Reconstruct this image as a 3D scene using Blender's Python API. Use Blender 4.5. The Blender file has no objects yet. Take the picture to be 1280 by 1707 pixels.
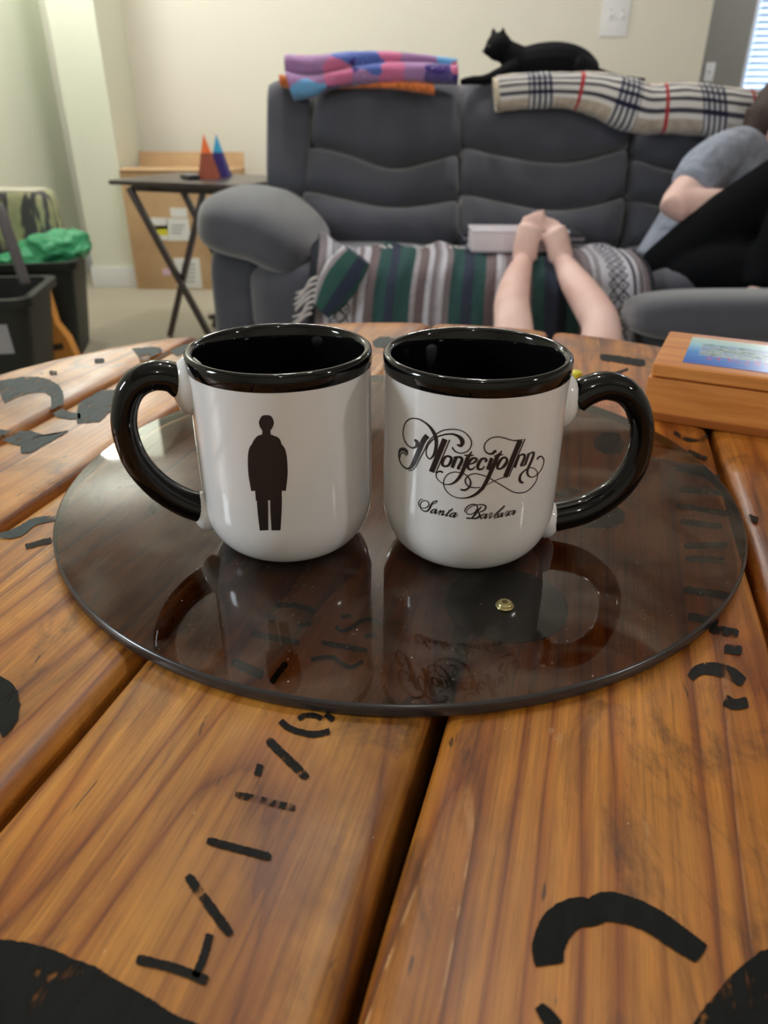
import bpy, bmesh, math, random
from mathutils import Vector, Matrix
random.seed(7)
S = bpy.context.scene; COL = S.collection; PI = math.pi

# ---------------------------------------------------------------- camera, world, lights, exposure
FPX = 1207.49; PITCH = 0.50459642; ROLL = 0.00532852; CZ = 0.92; TZ = 0.71476; GZ = 0.72126
FW = Vector((0, math.cos(PITCH), -math.sin(PITCH))); UP0 = Vector((0, math.sin(PITCH), math.cos(PITCH))); RT0 = Vector((1, 0, 0))
RT = RT0*math.cos(ROLL)+UP0*math.sin(ROLL); UP = UP0*math.cos(ROLL)-RT0*math.sin(ROLL)
CAM = Vector((0, 0, CZ))
cd = bpy.data.cameras.new('camera'); cam = bpy.data.objects.new('camera', cd); COL.objects.link(cam)
cd.sensor_fit = 'VERTICAL'; cd.sensor_height = 24; cd.sensor_width = 18; cd.lens = FPX/1707*24
M = Matrix((RT, UP, -FW)).transposed().to_4x4(); M.translation = CAM; cam.matrix_world = M
cd.clip_start = 0.01; cd.clip_end = 60
cd.dof.use_dof = True; cd.dof.focus_distance = 0.335; cd.dof.aperture_fstop = cd.lens/2.1
S.camera = cam
w = bpy.data.worlds.new('world'); S.world = w; w.use_nodes = True
w.node_tree.nodes['Background'].inputs[0].default_value = (0.62, 0.76, 1, 1); w.node_tree.nodes['Background'].inputs[1].default_value = 3.2
S.view_settings.view_transform = 'Standard'; S.view_settings.look = 'None'; S.view_settings.gamma = 1; S.view_settings.exposure = 0.0
def light(name, kind, loc, energy, color, size=.1, sizey=None, target=None, spread=None):
    l = bpy.data.lights.new(name, kind); l.energy = energy; l.color = color
    if kind == 'AREA':
        l.size = size
        if sizey: l.shape = 'RECTANGLE'; l.size_y = sizey
        if spread: l.spread = spread
    else: l.shadow_soft_size = size
    o = bpy.data.objects.new(name, l); COL.objects.link(o); o.location = loc
    if target: o.rotation_euler = (Vector(target)-Vector(loc)).to_track_quat('-Z', 'Y').to_euler()
    return o
light('side_lamp', 'POINT', (1.9, -.38, 1.80), 25, (1, .96, .92), .06)
light('window_light', 'AREA', (-1.85, .10, 1.50), 21, (.84, .93, 1), .3, .5, (0, .3, .8))
light('ceiling_bulb_a', 'POINT', (.20, .95, 2.25), 8, (1, .96, .92), .035)
light('ceiling_bulb_b', 'POINT', (-.22, 1.15, 2.25), 8, (1, .96, .92), .035)
light('ceiling_bulb_c', 'POINT', (.10, -.75, 2.25), 8, (1, .96, .92), .035)
light('hall_lamp', 'POINT', (-1.62, 4.0, 2.25), 38, (.97, 1, .97), .10)
light('room_lamp', 'POINT', (.40, 3.15, 2.33), 30, (1, .98, .95), .05)  # added fill, no real fixture; brightens the sofa and back walls
light('room_fill_b', 'POINT', (-.43, 3.15, 2.33), 26, (1, .98, .95), .05)  # second added fill, set where the left mug hides its reflection
light('far_room_fill', 'POINT', (3.2, 5.6, 2.3), 30, (.95, .97, 1), .12)  # added fill that lifts the dark far wall, no real fixture

# ---------------------------------------------------------------- pixel -> world
def ray(p): return FW*FPX + RT*(p[0]-640) - UP*(p[1]-853.5)
def onz(p, z=TZ): v = ray(p); return CAM + v*((z-CZ)/v.z)
def ony(p, Y): v = ray(p); return CAM + v*(Y/v.y)
def onpl(p, P0, N): v = ray(p); return CAM + v*((Vector(P0)-CAM).dot(N)/v.dot(N))

# ---------------------------------------------------------------- material helpers
def mat(name, color=(.8, .8, .8), rough=.5, metal=0, spec=.5, coat=0, sheen=0, trans=0, alpha=1, emit=None, estr=1, sss=0):
    m = bpy.data.materials.new(name); m.use_nodes = True; b = m.node_tree.nodes['Principled BSDF']
    I = b.inputs; I['Base Color'].default_value = (*color, 1); I['Roughness'].default_value = rough; I['Metallic'].default_value = metal
    I['Specular IOR Level'].default_value = spec; I['Coat Weight'].default_value = coat; I['Coat Roughness'].default_value = .06
    I['Sheen Weight'].default_value = sheen; I['Transmission Weight'].default_value = trans; I['Alpha'].default_value = alpha
    if sss: I['Subsurface Weight'].default_value = sss; I['Subsurface Radius'].default_value = (.02, .008, .005)
    if emit: I['Emission Color'].default_value = (*emit, 1); I['Emission Strength'].default_value = estr
    return m
class NG:
    def __init__(s, m): s.t = m.node_tree; s.b = s.t.nodes['Principled BSDF']; s.out = s.t.nodes['Material Output']
    def n(s, typ, **k):
        x = s.t.nodes.new(typ)
        for a, v in k.items():
            if a == 'ins':
                for i, val in v.items():
                    if hasattr(val, 'is_output') or isinstance(val, bpy.types.NodeSocket): s.t.links.new(val, x.inputs[i])
                    else: x.inputs[i].default_value = val
            else: setattr(x, a, v)
        return x
    def l(s, a, b): s.t.links.new(a, b)
    def math(s, op, a, b=None, c=None):
        d = {0: a}
        if b is not None: d[1] = b
        if c is not None: d[2] = c
        return s.n('ShaderNodeMath', operation=op, ins=d).outputs[0]
    def ramp(s, f, stops, const=False):
        r = s.n('ShaderNodeValToRGB', ins={0: f}); e = r.color_ramp.elements
        if const: r.color_ramp.interpolation = 'CONSTANT'
        while len(e) < len(stops): e.new(.5)
        for q, (p, c) in zip(e, stops): q.position = p; q.color = (*c, 1) if len(c) == 3 else c
        return r.outputs[0]
    def mix(s, f, a, b, mode='MIX'):
        x = s.n('ShaderNodeMix', data_type='RGBA', blend_type=mode)
        for i, v in ((0, f), (6, a), (7, b)):
            if isinstance(v, bpy.types.NodeSocket): s.l(v, x.inputs[i])
            else: x.inputs[i].default_value = v if i == 0 else (*v, 1)
        return x.outputs[2]
    def coord(s, kind='Object', scale=(1, 1, 1)):
        c = s.n('ShaderNodeTexCoord').outputs[kind]
        return s.n('ShaderNodeMapping', ins={0: c, 3: scale}).outputs[0]
    def noise(s, v, sc, det=3, dist=0, rough=.5):
        return s.n('ShaderNodeTexNoise', ins={'Vector': v, 'Scale': sc, 'Detail': det, 'Distortion': dist, 'Roughness': rough}).outputs[0]
    def bump(s, h, st, dist=.002):
        x = s.n('ShaderNodeBump', ins={'Height': h, 'Strength': st, 'Distance': dist}); s.l(x.outputs[0], s.b.inputs['Normal'])
def fabric(name, color, var=.25, sc=8, rough=.95, bump=.4, fine=300, sheen=.25):
    m = mat(name, color, rough, spec=.15, sheen=sheen); g = NG(m); c = g.coord()
    n = g.noise(c, sc, 4); lo = tuple(x*(1-var) for x in color); hi = tuple(min(1, x*(1+var)) for x in color)
    g.l(g.ramp(n, [(.3, lo), (.7, hi)]), g.b.inputs['Base Color']); g.bump(g.noise(c, fine, 2), bump, .002); return m
def lin(r, g, b):
    f = lambda c: (c/255/12.92) if c <= 10.3 else ((c/255+.055)/1.055)**2.4
    return (f(r), f(g), f(b))

# wood of the spool table
def wood_mat():
    m = mat('worn_varnished_pine', (.4, .2, .07), .38, spec=.45, coat=.3); g = NG(m)
    g.b.inputs['Coat Roughness'].default_value = .3
    c = g.n('ShaderNodeTexCoord').outputs['Object']
    rnd = g.n('ShaderNodeObjectInfo').outputs['Random']
    off = g.n('ShaderNodeCombineXYZ', ins={0: g.math('MULTIPLY', rnd, 13.7), 1: g.math('MULTIPLY', rnd, 41.3), 2: 0.0}).outputs[0]
    v = g.n('ShaderNodeVectorMath', operation='ADD', ins={0: c, 1: off}).outputs[0]
    mp = lambda sc: g.n('ShaderNodeMapping', ins={0: v, 3: sc}).outputs[0]
    rings = g.math('ADD', g.noise(mp((1, .085, 1)), 12, 1.5, .35, .3), g.math('MULTIPLY', g.noise(mp((1, .05, 1)), 120, 2), .035))
    rm = g.math('MULTIPLY', rings, 13.0); rb = g.math('FRACT', rm)          # growth rings
    col = g.ramp(rb, [(0, lin(134, 80, 28)), (.12, lin(166, 110, 42)), (.55, lin(180, 126, 54)), (.86, lin(156, 98, 36)), (1, lin(118, 66, 22))])
    tone = g.noise(mp((1, .3, 1)), 9, 3, .4)
    col = g.mix(.75, col, g.ramp(tone, [(.33, (1.02, .84, .60)), (.5, (.96, .97, .92)), (.66, (1.06, 1.12, 1.2))]), 'MULTIPLY')
    fib = g.noise(mp((1, .022, 1)), 260, 3, .3, .6)
    col = g.mix(.7, col, g.ramp(fib, [(.32, (.60, .5, .42)), (.48, (.95, .93, .9)), (.68, (1.18, 1.16, 1.1))]), 'MULTIPLY')
    fine = g.noise(mp((1, .03, 1)), 700, 6, .2, .75)
    col = g.mix(.85, col, g.ramp(fine, [(.30, (.42, .36, .30)), (.46, (.9, .88, .85)), (.7, (1.22, 1.2, 1.14))]), 'MULTIPLY')
    blot = g.noise(v, 9, 6, .6, .65)
    col = g.mix(.85, col, g.ramp(blot, [(.32, (.52, .43, .36)), (.46, (.94, .92, .88)), (.66, (1.2, 1.17, 1.12))]), 'MULTIPLY')
    stain = g.noise(g.n('ShaderNodeMapping', ins={0: v, 3: (1, .5, 1), 1: (3.3, 1.7, 0)}).outputs[0], 20, 7, 1.0, .72)
    col = g.mix(g.ramp(stain, [(.52, (0, 0, 0)), (.66, (.7, .7, .7))]), col, lin(60, 38, 20))
    sel = g.ramp(g.noise(mp((1, .12, 1)), 26, 2), [(.56, (0, 0, 0)), (.68, (.8, .8, .8))])
    split = g.mix(1, g.ramp(rb, [(0, (1, 1, 1)), (.03, (1, 1, 1)), (.055, (0, 0, 0))]), sel, 'MULTIPLY')   # open grain splits
    lip = g.mix(1, g.ramp(rb, [(.05, (0, 0, 0)), (.065, (1, 1, 1)), (.10, (1, 1, 1)), (.13, (0, 0, 0))]), sel, 'MULTIPLY')
    brk = g.ramp(g.noise(v, 90, 3), [(.42, (0, 0, 0)), (.55, (.75, .75, .75))])
    col = g.mix(g.mix(1, lip, brk, 'MULTIPLY'), col, lin(206, 170, 128)); col = g.mix(g.mix(1, split, (.8, .8, .8), 'MULTIPLY'), col, lin(62, 34, 16))
    dk = g.ramp(g.noise(mp((1, .25, 1)), 170, 3, .5), [(.70, (0, 0, 0)), (.74, (.8, .8, .8))]); col = g.mix(dk, col, lin(48, 30, 20))
    wp = g.ramp(g.noise(mp((1, .45, 1)), 34, 6, 1, .75), [(.66, (0, 0, 0)), (.76, (.65, .65, .65))]); col = g.mix(wp, col, lin(204, 176, 140))
    dust = g.noise(v, 480, 2); col = g.mix(g.ramp(dust, [(.765, (0, 0, 0)), (.79, (.85, .85, .85))]), col, lin(228, 208, 172))
    pc = g.n('ShaderNodeObjectInfo').outputs['Color']; col = g.mix(1.0, col, pc, 'MULTIPLY')
    g.l(col, g.b.inputs['Base Color'])
    g.l(g.ramp(g.noise(v, 22, 5), [(.3, (.30,)*3), (.7, (.5,)*3)]), g.b.inputs['Roughness'])
    h = g.math('ADD', g.math('MULTIPLY', fine, .45), g.math('MULTIPLY', blot, .5)); h = g.math('SUBTRACT', h, g.math('MULTIPLY', split, .7)); h = g.math('ADD', h, g.math('MULTIPLY', rb, .12))
    g.bump(h, .4, .0010); return m
WOOD = wood_mat()
def paint_mat(name, color, wear=.3):
    m = mat(name, color, .55, spec=.12); g = NG(m); c = g.n('ShaderNodeTexCoord').outputs['Object']
    v = g.n('ShaderNodeMapping', ins={0: c, 2: (0, 0, .27), 3: (1, .25, 1)}).outputs[0]
    n = g.noise(v, 260, 5, .4, .7); n2 = g.noise(c, 50, 3)
    a = g.math('ADD', n, g.math('MULTIPLY', n2, .7))
    g.l(g.ramp(a, [(wear+.30, (.15,)*3), (wear+.40, (1,)*3)]), g.b.inputs['Alpha'])
    g.l(g.ramp(n, [(.3, color), (.75, tuple(x*1.6+.003 for x in color))]), g.b.inputs['Base Color']); g.bump(n, .3, .0006); return m
PAINT = paint_mat('black_stencil_paint', (.006, .0065, .006), .32)
PAINTW = paint_mat('worn_stencil_paint', (.010, .009, .008), .40)
PAINTB = paint_mat('bluish_stencil_paint', lin(62, 68, 68), .36)

WHITE = mat('white_glaze', (.80, .795, .805), .12, spec=.5, coat=.4)
BLACK = mat('black_glaze', (.003, .003, .0035), .06, spec=.42)
INK = mat('black_print', (.018, .014, .016), .3)
# smoked glass as a thin tinted pane: clear transmission with fresnel reflection
def smoked():
    m = bpy.data.materials.new('smoked_glass'); m.use_nodes = True; t = m.node_tree; t.nodes.clear()
    o = t.nodes.new('ShaderNodeOutputMaterial'); mx = t.nodes.new('ShaderNodeMixShader'); tr = t.nodes.new('ShaderNodeBsdfTransparent')
    gl = t.nodes.new('ShaderNodeBsdfGlossy'); fr = t.nodes.new('ShaderNodeFresnel')
    tr.inputs[0].default_value = (.52, .395, .245, 1); gl.inputs[0].default_value = (1, 1, 1, 1); gl.inputs[1].default_value = .03; fr.inputs[0].default_value = 1.5
    c = t.nodes.new('ShaderNodeTexCoord'); n = t.nodes.new('ShaderNodeTexNoise'); n.inputs['Scale'].default_value = 760; n.inputs['Detail'].default_value = 1
    t.links.new(c.outputs['Object'], n.inputs['Vector'])
    r = t.nodes.new('ShaderNodeValToRGB'); r.color_ramp.elements[0].position = .765; r.color_ramp.elements[1].position = .79
    t.links.new(n.outputs[0], r.inputs[0])
    df = t.nodes.new('ShaderNodeBsdfDiffuse'); df.inputs[0].default_value = (.62, .56, .48, 1)
    m2 = t.nodes.new('ShaderNodeMixShader')
    hz = t.nodes.new('ShaderNodeMixShader'); sm = t.nodes.new('ShaderNodeTexNoise'); sm.inputs['Scale'].default_value = 16; sm.inputs['Detail'].default_value = 6; sm.inputs['Distortion'].default_value = 1.5
    sr = t.nodes.new('ShaderNodeMapRange'); sr.inputs[1].default_value = .45; sr.inputs[2].default_value = .8; sr.inputs[3].default_value = .0; sr.inputs[4].default_value = .14
    t.links.new(c.outputs['Object'], sm.inputs['Vector']); t.links.new(sm.outputs[0], sr.inputs[0]); t.links.new(sr.outputs[0], hz.inputs[0]); d2 = t.nodes.new('ShaderNodeBsdfDiffuse'); d2.inputs[0].default_value = (.5, .44, .34, 1)
    t.links.new(tr.outputs[0], hz.inputs[1]); t.links.new(d2.outputs[0], hz.inputs[2])
    t.links.new(fr.outputs[0], mx.inputs[0]); t.links.new(hz.outputs[0], mx.inputs[1]); t.links.new(gl.outputs[0], mx.inputs[2])
    t.links.new(r.outputs[0], m2.inputs[0]); t.links.new(mx.outputs[0], m2.inputs[1]); t.links.new(df.outputs[0], m2.inputs[2]); t.links.new(m2.outputs[0], o.inputs[0])
    return m
SMOKED = smoked()
def clearm(name, col, fac=.1):
    m = bpy.data.materials.new(name); m.use_nodes = True; t = m.node_tree; t.nodes.clear()
    o = t.nodes.new('ShaderNodeOutputMaterial'); mx = t.nodes.new('ShaderNodeMixShader'); tr = t.nodes.new('ShaderNodeBsdfTransparent'); gl = t.nodes.new('ShaderNodeBsdfGlossy')
    tr.inputs[0].default_value = (*col, 1); gl.inputs[1].default_value = .08; mx.inputs[0].default_value = fac
    t.links.new(tr.outputs[0], mx.inputs[1]); t.links.new(gl.outputs[0], mx.inputs[2]); t.links.new(mx.outputs[0], o.inputs[0]); return m

# ---------------------------------------------------------------- object helpers
def link(name, me, m=None, parent=None, smooth=True):
    o = bpy.data.objects.new(name, me); COL.objects.link(o)
    if m: me.materials.append(m)
    if parent: o.parent = parent
    if smooth:
        for p in me.polygons: p.use_smooth = True
    return o
def mesh(name, vs, fs, m=None, parent=None, smooth=True, uvs=None):
    me = bpy.data.meshes.new(name); me.from_pydata([tuple(v) for v in vs], [], fs); me.validate()
    if uvs:
        ul = me.uv_layers.new(name='UVMap')
        for lp in me.loops: ul.data[lp.index].uv = uvs[lp.vertex_index]
    bm = bmesh.new(); bm.from_mesh(me); bmesh.ops.recalc_face_normals(bm, faces=bm.faces) if not uvs else None; bm.to_mesh(me); bm.free()
    return link(name, me, m, parent, smooth)
def tag(o, label=None, cat=None, group=None, kind=None):
    for k, v in (('label', label), ('category', cat), ('group', group), ('kind', kind)):
        if v: o[k] = v
    return o
def thing(name, loc, label, cat, group=None, rz=0):
    o = bpy.data.objects.new(name, None); COL.objects.link(o); o.location = loc; o.rotation_euler = (0, 0, rz); o.empty_display_size = .05
    return tag(o, label, cat, group)
def settle(root):
    """world-space built children of an empty: keep them where they are"""
    bpy.context.view_layer.update(); inv = root.matrix_world.inverted()
    for c in root.children: c.matrix_parent_inverse = inv
def shade(o, ang=40):
    me = o.data
    for p in me.polygons: p.use_smooth = True
    bm = bmesh.new(); bm.from_mesh(me); a = math.radians(ang)
    for e in bm.edges:
        if len(e.link_faces) == 2 and e.calc_face_angle(0) > a: e.smooth = False
    bm.to_mesh(me); bm.free(); return o
def box(name, c, s, m, parent=None, bev=.004, rot=(0, 0, 0), seg=2, taper=None):
    bm = bmesh.new(); bmesh.ops.create_cube(bm, size=1)
    for v in bm.verts:
        k = 1
        if taper and v.co.z < 0: k = taper
        v.co = Vector((v.co.x*s[0]*k, v.co.y*s[1]*k, v.co.z*s[2]))
    if bev: bmesh.ops.bevel(bm, geom=bm.edges[:], offset=min(bev, min(s)*.45), segments=seg, profile=.7, affect='EDGES')
    me = bpy.data.meshes.new(name); 
    R = Matrix.Translation(c) @ Matrix.Rotation(rot[2], 4, 'Z') @ Matrix.Rotation(rot[1], 4, 'Y') @ Matrix.Rotation(rot[0], 4, 'X')
    bmesh.ops.transform(bm, matrix=R, verts=bm.verts); bm.to_mesh(me); bm.free()
    return shade(link(name, me, m, parent))
def soft(name, c, s, m, parent=None, k=5, n=12, rot=(0, 0, 0), fn=None):
    vs, fs, ix = [], [], {}
    def vid(a, b, d):
        key = (round(a, 4), round(b, 4), round(d, 4))
        if key not in ix:
            l = (abs(a)**k+abs(b)**k+abs(d)**k)**(1/k); p = Vector((a/l*s[0]/2, b/l*s[1]/2, d/l*s[2]/2))
            if fn: p = fn(p)
            ix[key] = len(vs); vs.append(p)
        return ix[key]
    g = [-1+2*i/n for i in range(n+1)]
    for ax in range(3):
        for sg in (-1, 1):
            for i in range(n):
                for j in range(n):
                    q = []
                    for a, b in ((g[i], g[j]), (g[i+1], g[j]), (g[i+1], g[j+1]), (g[i], g[j+1])):
                        t = [0, 0, 0]; t[ax] = sg; t[(ax+1) % 3] = a; t[(ax+2) % 3] = b; q.append(vid(*t))
                    fs.append(q)
    R = Matrix.Translation(c) @ Matrix.Rotation(rot[2], 4, 'Z') @ Matrix.Rotation(rot[1], 4, 'Y') @ Matrix.Rotation(rot[0], 4, 'X')
    return mesh(name, [R @ v for v in vs], fs, m, parent)
def catmull(pts, n=6, closed=False):
    P = [Vector(p) for p in pts]; out = []; N = len(P); rng = N if closed else N-1
    for i in range(rng):
        a, b, c, d = (P[(i-1) % N], P[i], P[(i+1) % N], P[(i+2) % N]) if closed else (P[max(i-1, 0)], P[i], P[i+1], P[min(i+2, N-1)])
        for k in range(n):
            t = k/n; out.append(.5*((2*b)+(c-a)*t+(2*a-5*b+4*c-d)*t*t+(3*b-a-3*c+d)*t**3))
    if not closed: out.append(P[-1])
    return out
def tubedata(path, radii, seg=12, flat=1, ref=None, cap=True):
    """path points, radii per point; flat scales the binormal radius"""
    vs, fs = [], []; n = len(path); prev = None
    for i, p in enumerate(path):
        t = (path[min(i+1, n-1)]-path[max(i-1, 0)]).normalized()
        if prev is None: a = (ref or Vector((0, 0, 1)) if abs(t.z) < .95 or ref else Vector((1, 0, 0))); a = (a-t*a.dot(t)).normalized()
        else: a = (prev-t*prev.dot(t)).normalized()
        prev = a; b = t.cross(a)
        for k in range(seg):
            th = 2*PI*k/seg; vs.append(p+a*math.cos(th)*radii[i]+b*math.sin(th)*radii[i]*flat)
    for i in range(n-1):
        for k in range(seg): k2 = (k+1) % seg; fs.append((i*seg+k, i*seg+k2, (i+1)*seg+k2, (i+1)*seg+k))
    if cap:
        for base, s in ((0, -1), ((n-1)*seg, 1)):
            i = 0 if s < 0 else n-1; c = len(vs); d = (path[0]-path[1]).normalized() if s < 0 else (path[-1]-path[-2]).normalized()
            vs.append(path[i]+d*radii[i]*.55)
            for k in range(seg): fs.append((base+(k+1) % seg, base+k, c) if s < 0 else (base+k, base+(k+1) % seg, c))
    return vs, fs
def rpath(pts, n=5):
    """[(Vector, r)] -> smooth path + radii"""
    q = catmull([(p[0], p[1], p[2], r) if False else Vector((*p, r)) for p, r in pts], n)
    return [Vector(x[:3]) for x in q], [max(x[3], .0005) for x in q]
def tube(name, pts, m, parent=None, seg=12, n=5, flat=1, ref=None):
    P, R = rpath(pts, n); vs, fs = tubedata(P, R, seg, flat, ref); return mesh(name, vs, fs, m, parent)
def lathe(name, prof, m, parent=None, seg=72, loc=(0, 0, 0)):
    vs, fs = [], []
    for r, z in prof:
        for k in range(seg): a = 2*PI*k/seg; vs.append((loc[0]+r*math.cos(a), loc[1]+r*math.sin(a), loc[2]+z))
    for i in range(len(prof)-1):
        for k in range(seg): k2 = (k+1) % seg; fs.append((i*seg+k, i*seg+k2, (i+1)*seg+k2, (i+1)*seg+k))
    return mesh(name, vs, fs, m, parent)
def remesh(name, chunks, vox, m, parent=None, smooth=3):
    """one continuous surface from overlapping limb tubes"""
    vs, fs = [], []
    for v, f in chunks: o = len(vs); vs += v; fs += [tuple(i+o for i in q) for q in f]
    me = bpy.data.meshes.new(name+'_src'); me.from_pydata([tuple(v) for v in vs], [], fs)
    o = bpy.data.objects.new(name, me); COL.objects.link(o)
    md = o.modifiers.new('r', 'REMESH'); md.mode = 'VOXEL'; md.voxel_size = vox
    sm = o.modifiers.new('s', 'SMOOTH'); sm.iterations = smooth; sm.factor = .5
    bpy.context.view_layer.update(); dg = bpy.context.evaluated_depsgraph_get()
    m2 = bpy.data.meshes.new_from_object(o.evaluated_get(dg)); o.modifiers.clear(); o.data = m2; bpy.data.meshes.remove(me); m2.name = name
    m2.materials.clear(); m2.materials.append(m)
    for p in m2.polygons: p.use_smooth = True
    if parent: o.parent = parent
    return o
def limb(pts, seg=12, n=4, flat=1, ref=None): P, R = rpath(pts, n); return tubedata(P, R, seg, flat, ref)
def ell(c, r, rot=None):
    bm = bmesh.new(); bmesh.ops.create_icosphere(bm, subdivisions=3, radius=1)
    R = Matrix.Translation(c) @ (rot.to_4x4() if rot else Matrix.Identity(4)) @ Matrix.Diagonal((*r, 1))
    v = [R @ x.co for x in bm.verts]; f = [tuple(y.index for y in x.verts) for x in bm.faces]; bm.free(); return v, f

# ================================================================ STRUCTURE
def wallmat(name, c):
    m = mat(name, c, .85, spec=.2); g = NG(m); co = g.coord(); g.bump(g.noise(co, 90, 3), .25, .002)
    g.l(g.ramp(g.noise(co, 1.5, 2), [(.3, tuple(x*.97 for x in c)), (.7, c)]), g.b.inputs['Base Color']); return m
WALL = wallmat('cream_wall_paint', lin(234, 230, 218)); WALLG = wallmat('greenish_cream_paint', lin(228, 230, 214)); GREYW = wallmat('taupe_wall_paint', lin(150, 148, 142))
TRIM = mat('white_trim', (.82, .83, .84), .4); CEIL = wallmat('dimmed_ceiling', (.46, .43, .38))  # ceiling colour darkened and warmed to dim its reflection in the glass
carpet = mat('beige_carpet', lin(190, 182, 164), 1, spec=.1); g = NG(carpet); co = g.coord()
g.l(g.ramp(g.noise(co, 130, 4, 0, .8), [(.3, lin(164, 156, 138)), (.7, lin(206, 198, 180))]), g.b.inputs['Base Color']); g.bump(g.noise(co, 260, 3), .8, .006)
def struct(name, x0, x1, y0, y1, z0, z1, m, bev=0, parent=None):
    o = box(name, ((x0+x1)/2, (y0+y1)/2, (z0+z1)/2), (x1-x0, y1-y0, z1-z0), m, parent, bev)
    if not parent: tag(o, kind='structure')
    return o
struct('floor', -2.05, 4.7, -2.6, 7.0, -.05, 0, carpet)
struct('ceiling', -2.05, 4.7, -2.6, 7.0, 2.55, 2.62, CEIL)
struct('wall_left', -2.045, -1.945, -2.6, 4.92, 0, 2.55, WALLG)
struct('wall_back', -2.045, 1.825, 4.92, 5.04, 0, 2.55, WALL)
struct('wall_column', -1.72, -1.478, 4.43, 4.92, 0, 2.55, WALLG)
struct('wall_front', -2.05, 4.7, -2.7, -2.6, 0, 2.55, WALL)
struct('wall_right', 4.6, 4.7, -2.6, 7.0, 0, 2.55, WALL)
wf = struct('wall_far', 1.2, 2.86, 6.8, 6.9, 0, 2.55, GREYW)
struct('wall_far_low', 2.86, 4.2, 6.8, 6.9, 0, .95, GREYW); struct('wall_far_high', 2.86, 4.2, 6.8, 6.9, 2.15, 2.55, GREYW); struct('wall_far_side', 4.2, 4.6, 6.8, 6.9, 0, 2.55, GREYW)
struct('wall_hall', 1.1, 1.2, 5.04, 6.9, 0, 2.55, GREYW)
def baseboard(name, x0, x1, y0, y1):
    o = struct(name, x0, x1, y0, y1, 0, .1, TRIM, .004)
    if x1-x0 > y1-y0: struct('lip', x0, x1, y0+.003, y1, .1, .114, TRIM, .003, o)
    return o
baseboard('baseboard_back', -1.478, 1.825, 4.905, 4.92); baseboard('baseboard_corner', -1.945, -1.72, 4.905, 4.92); baseboard('baseboard_column', -1.735, -1.463, 4.415, 4.43)
struct('baseboard_left', -1.945, -1.93, -2.6, 4.9, 0, .11, TRIM, .004)
# far window with blinds
win = bpy.data.objects.new('window_1', None); COL.objects.link(win); tag(win, kind='structure'); win.location = (3.58, 6.8, .95)
fr = [(2.86, 4.2, .95, .99), (2.86, 4.2, 2.11, 2.15), (2.86, 2.90, .99, 2.11), (4.16, 4.2, .99, 2.11), (3.56, 3.6, .99, 2.11)]
for a, b, c, d in fr: box('window_frame', ((a+b)/2, 6.85, (c+d)/2), (b-a, .05, d-c), TRIM, win, .003)
GLASS = clearm('window_glass', (.9, .95, 1), .06)
box('pane', (3.53, 6.87, 1.55), (1.26, .004, 1.12), GLASS, win, 0)
BL = mat('white_blind_slat', (.75, .78, .82), .5)
sl = box('blind_slat', (0, 0, 0), (1.28, .046, .003), BL, win, 0, (math.radians(-28), 0, 0)); sl.location = (3.53, 6.79, 1.0)
for i in range(1, 25):
    c = sl.copy(); COL.objects.link(c); c.location = (3.53, 6.79, 1.0+i*.0455)
settle(win)
# switch plates
PLT = mat('white_plate', (.85, .85, .88), .35)
def plate(c, wd, hh, label, tog):
    r = thing('light_switch', c, label, 'switch'); x, y, z = c
    box('plate', (x, y-.004, z), (wd, .008, hh), PLT, r, .003)
    for dx in tog:
        box('toggle', (x+dx, y-.013, z+.004), (.01, .016, .022), PLT, r, .002, (.5, 0, 0)); box('screw', (x+dx, y-.009, z+.035), (.006, .003, .006), mat('screw_grey', (.3, .3, .3), .4), r, .001)
    settle(r); return r
p = ony((1025, 29), 4.92); plate((p.x, 4.92, p.z), .155, .185, 'white double light switch plate high on the cream wall right of the cat', (-.03, .035))
p = ony((1182, 120), 6.8); plate((p.x, 6.8, p.z), .075, .13, 'small pale switch plate on the taupe wall beside the blinds', (0,))

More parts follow.
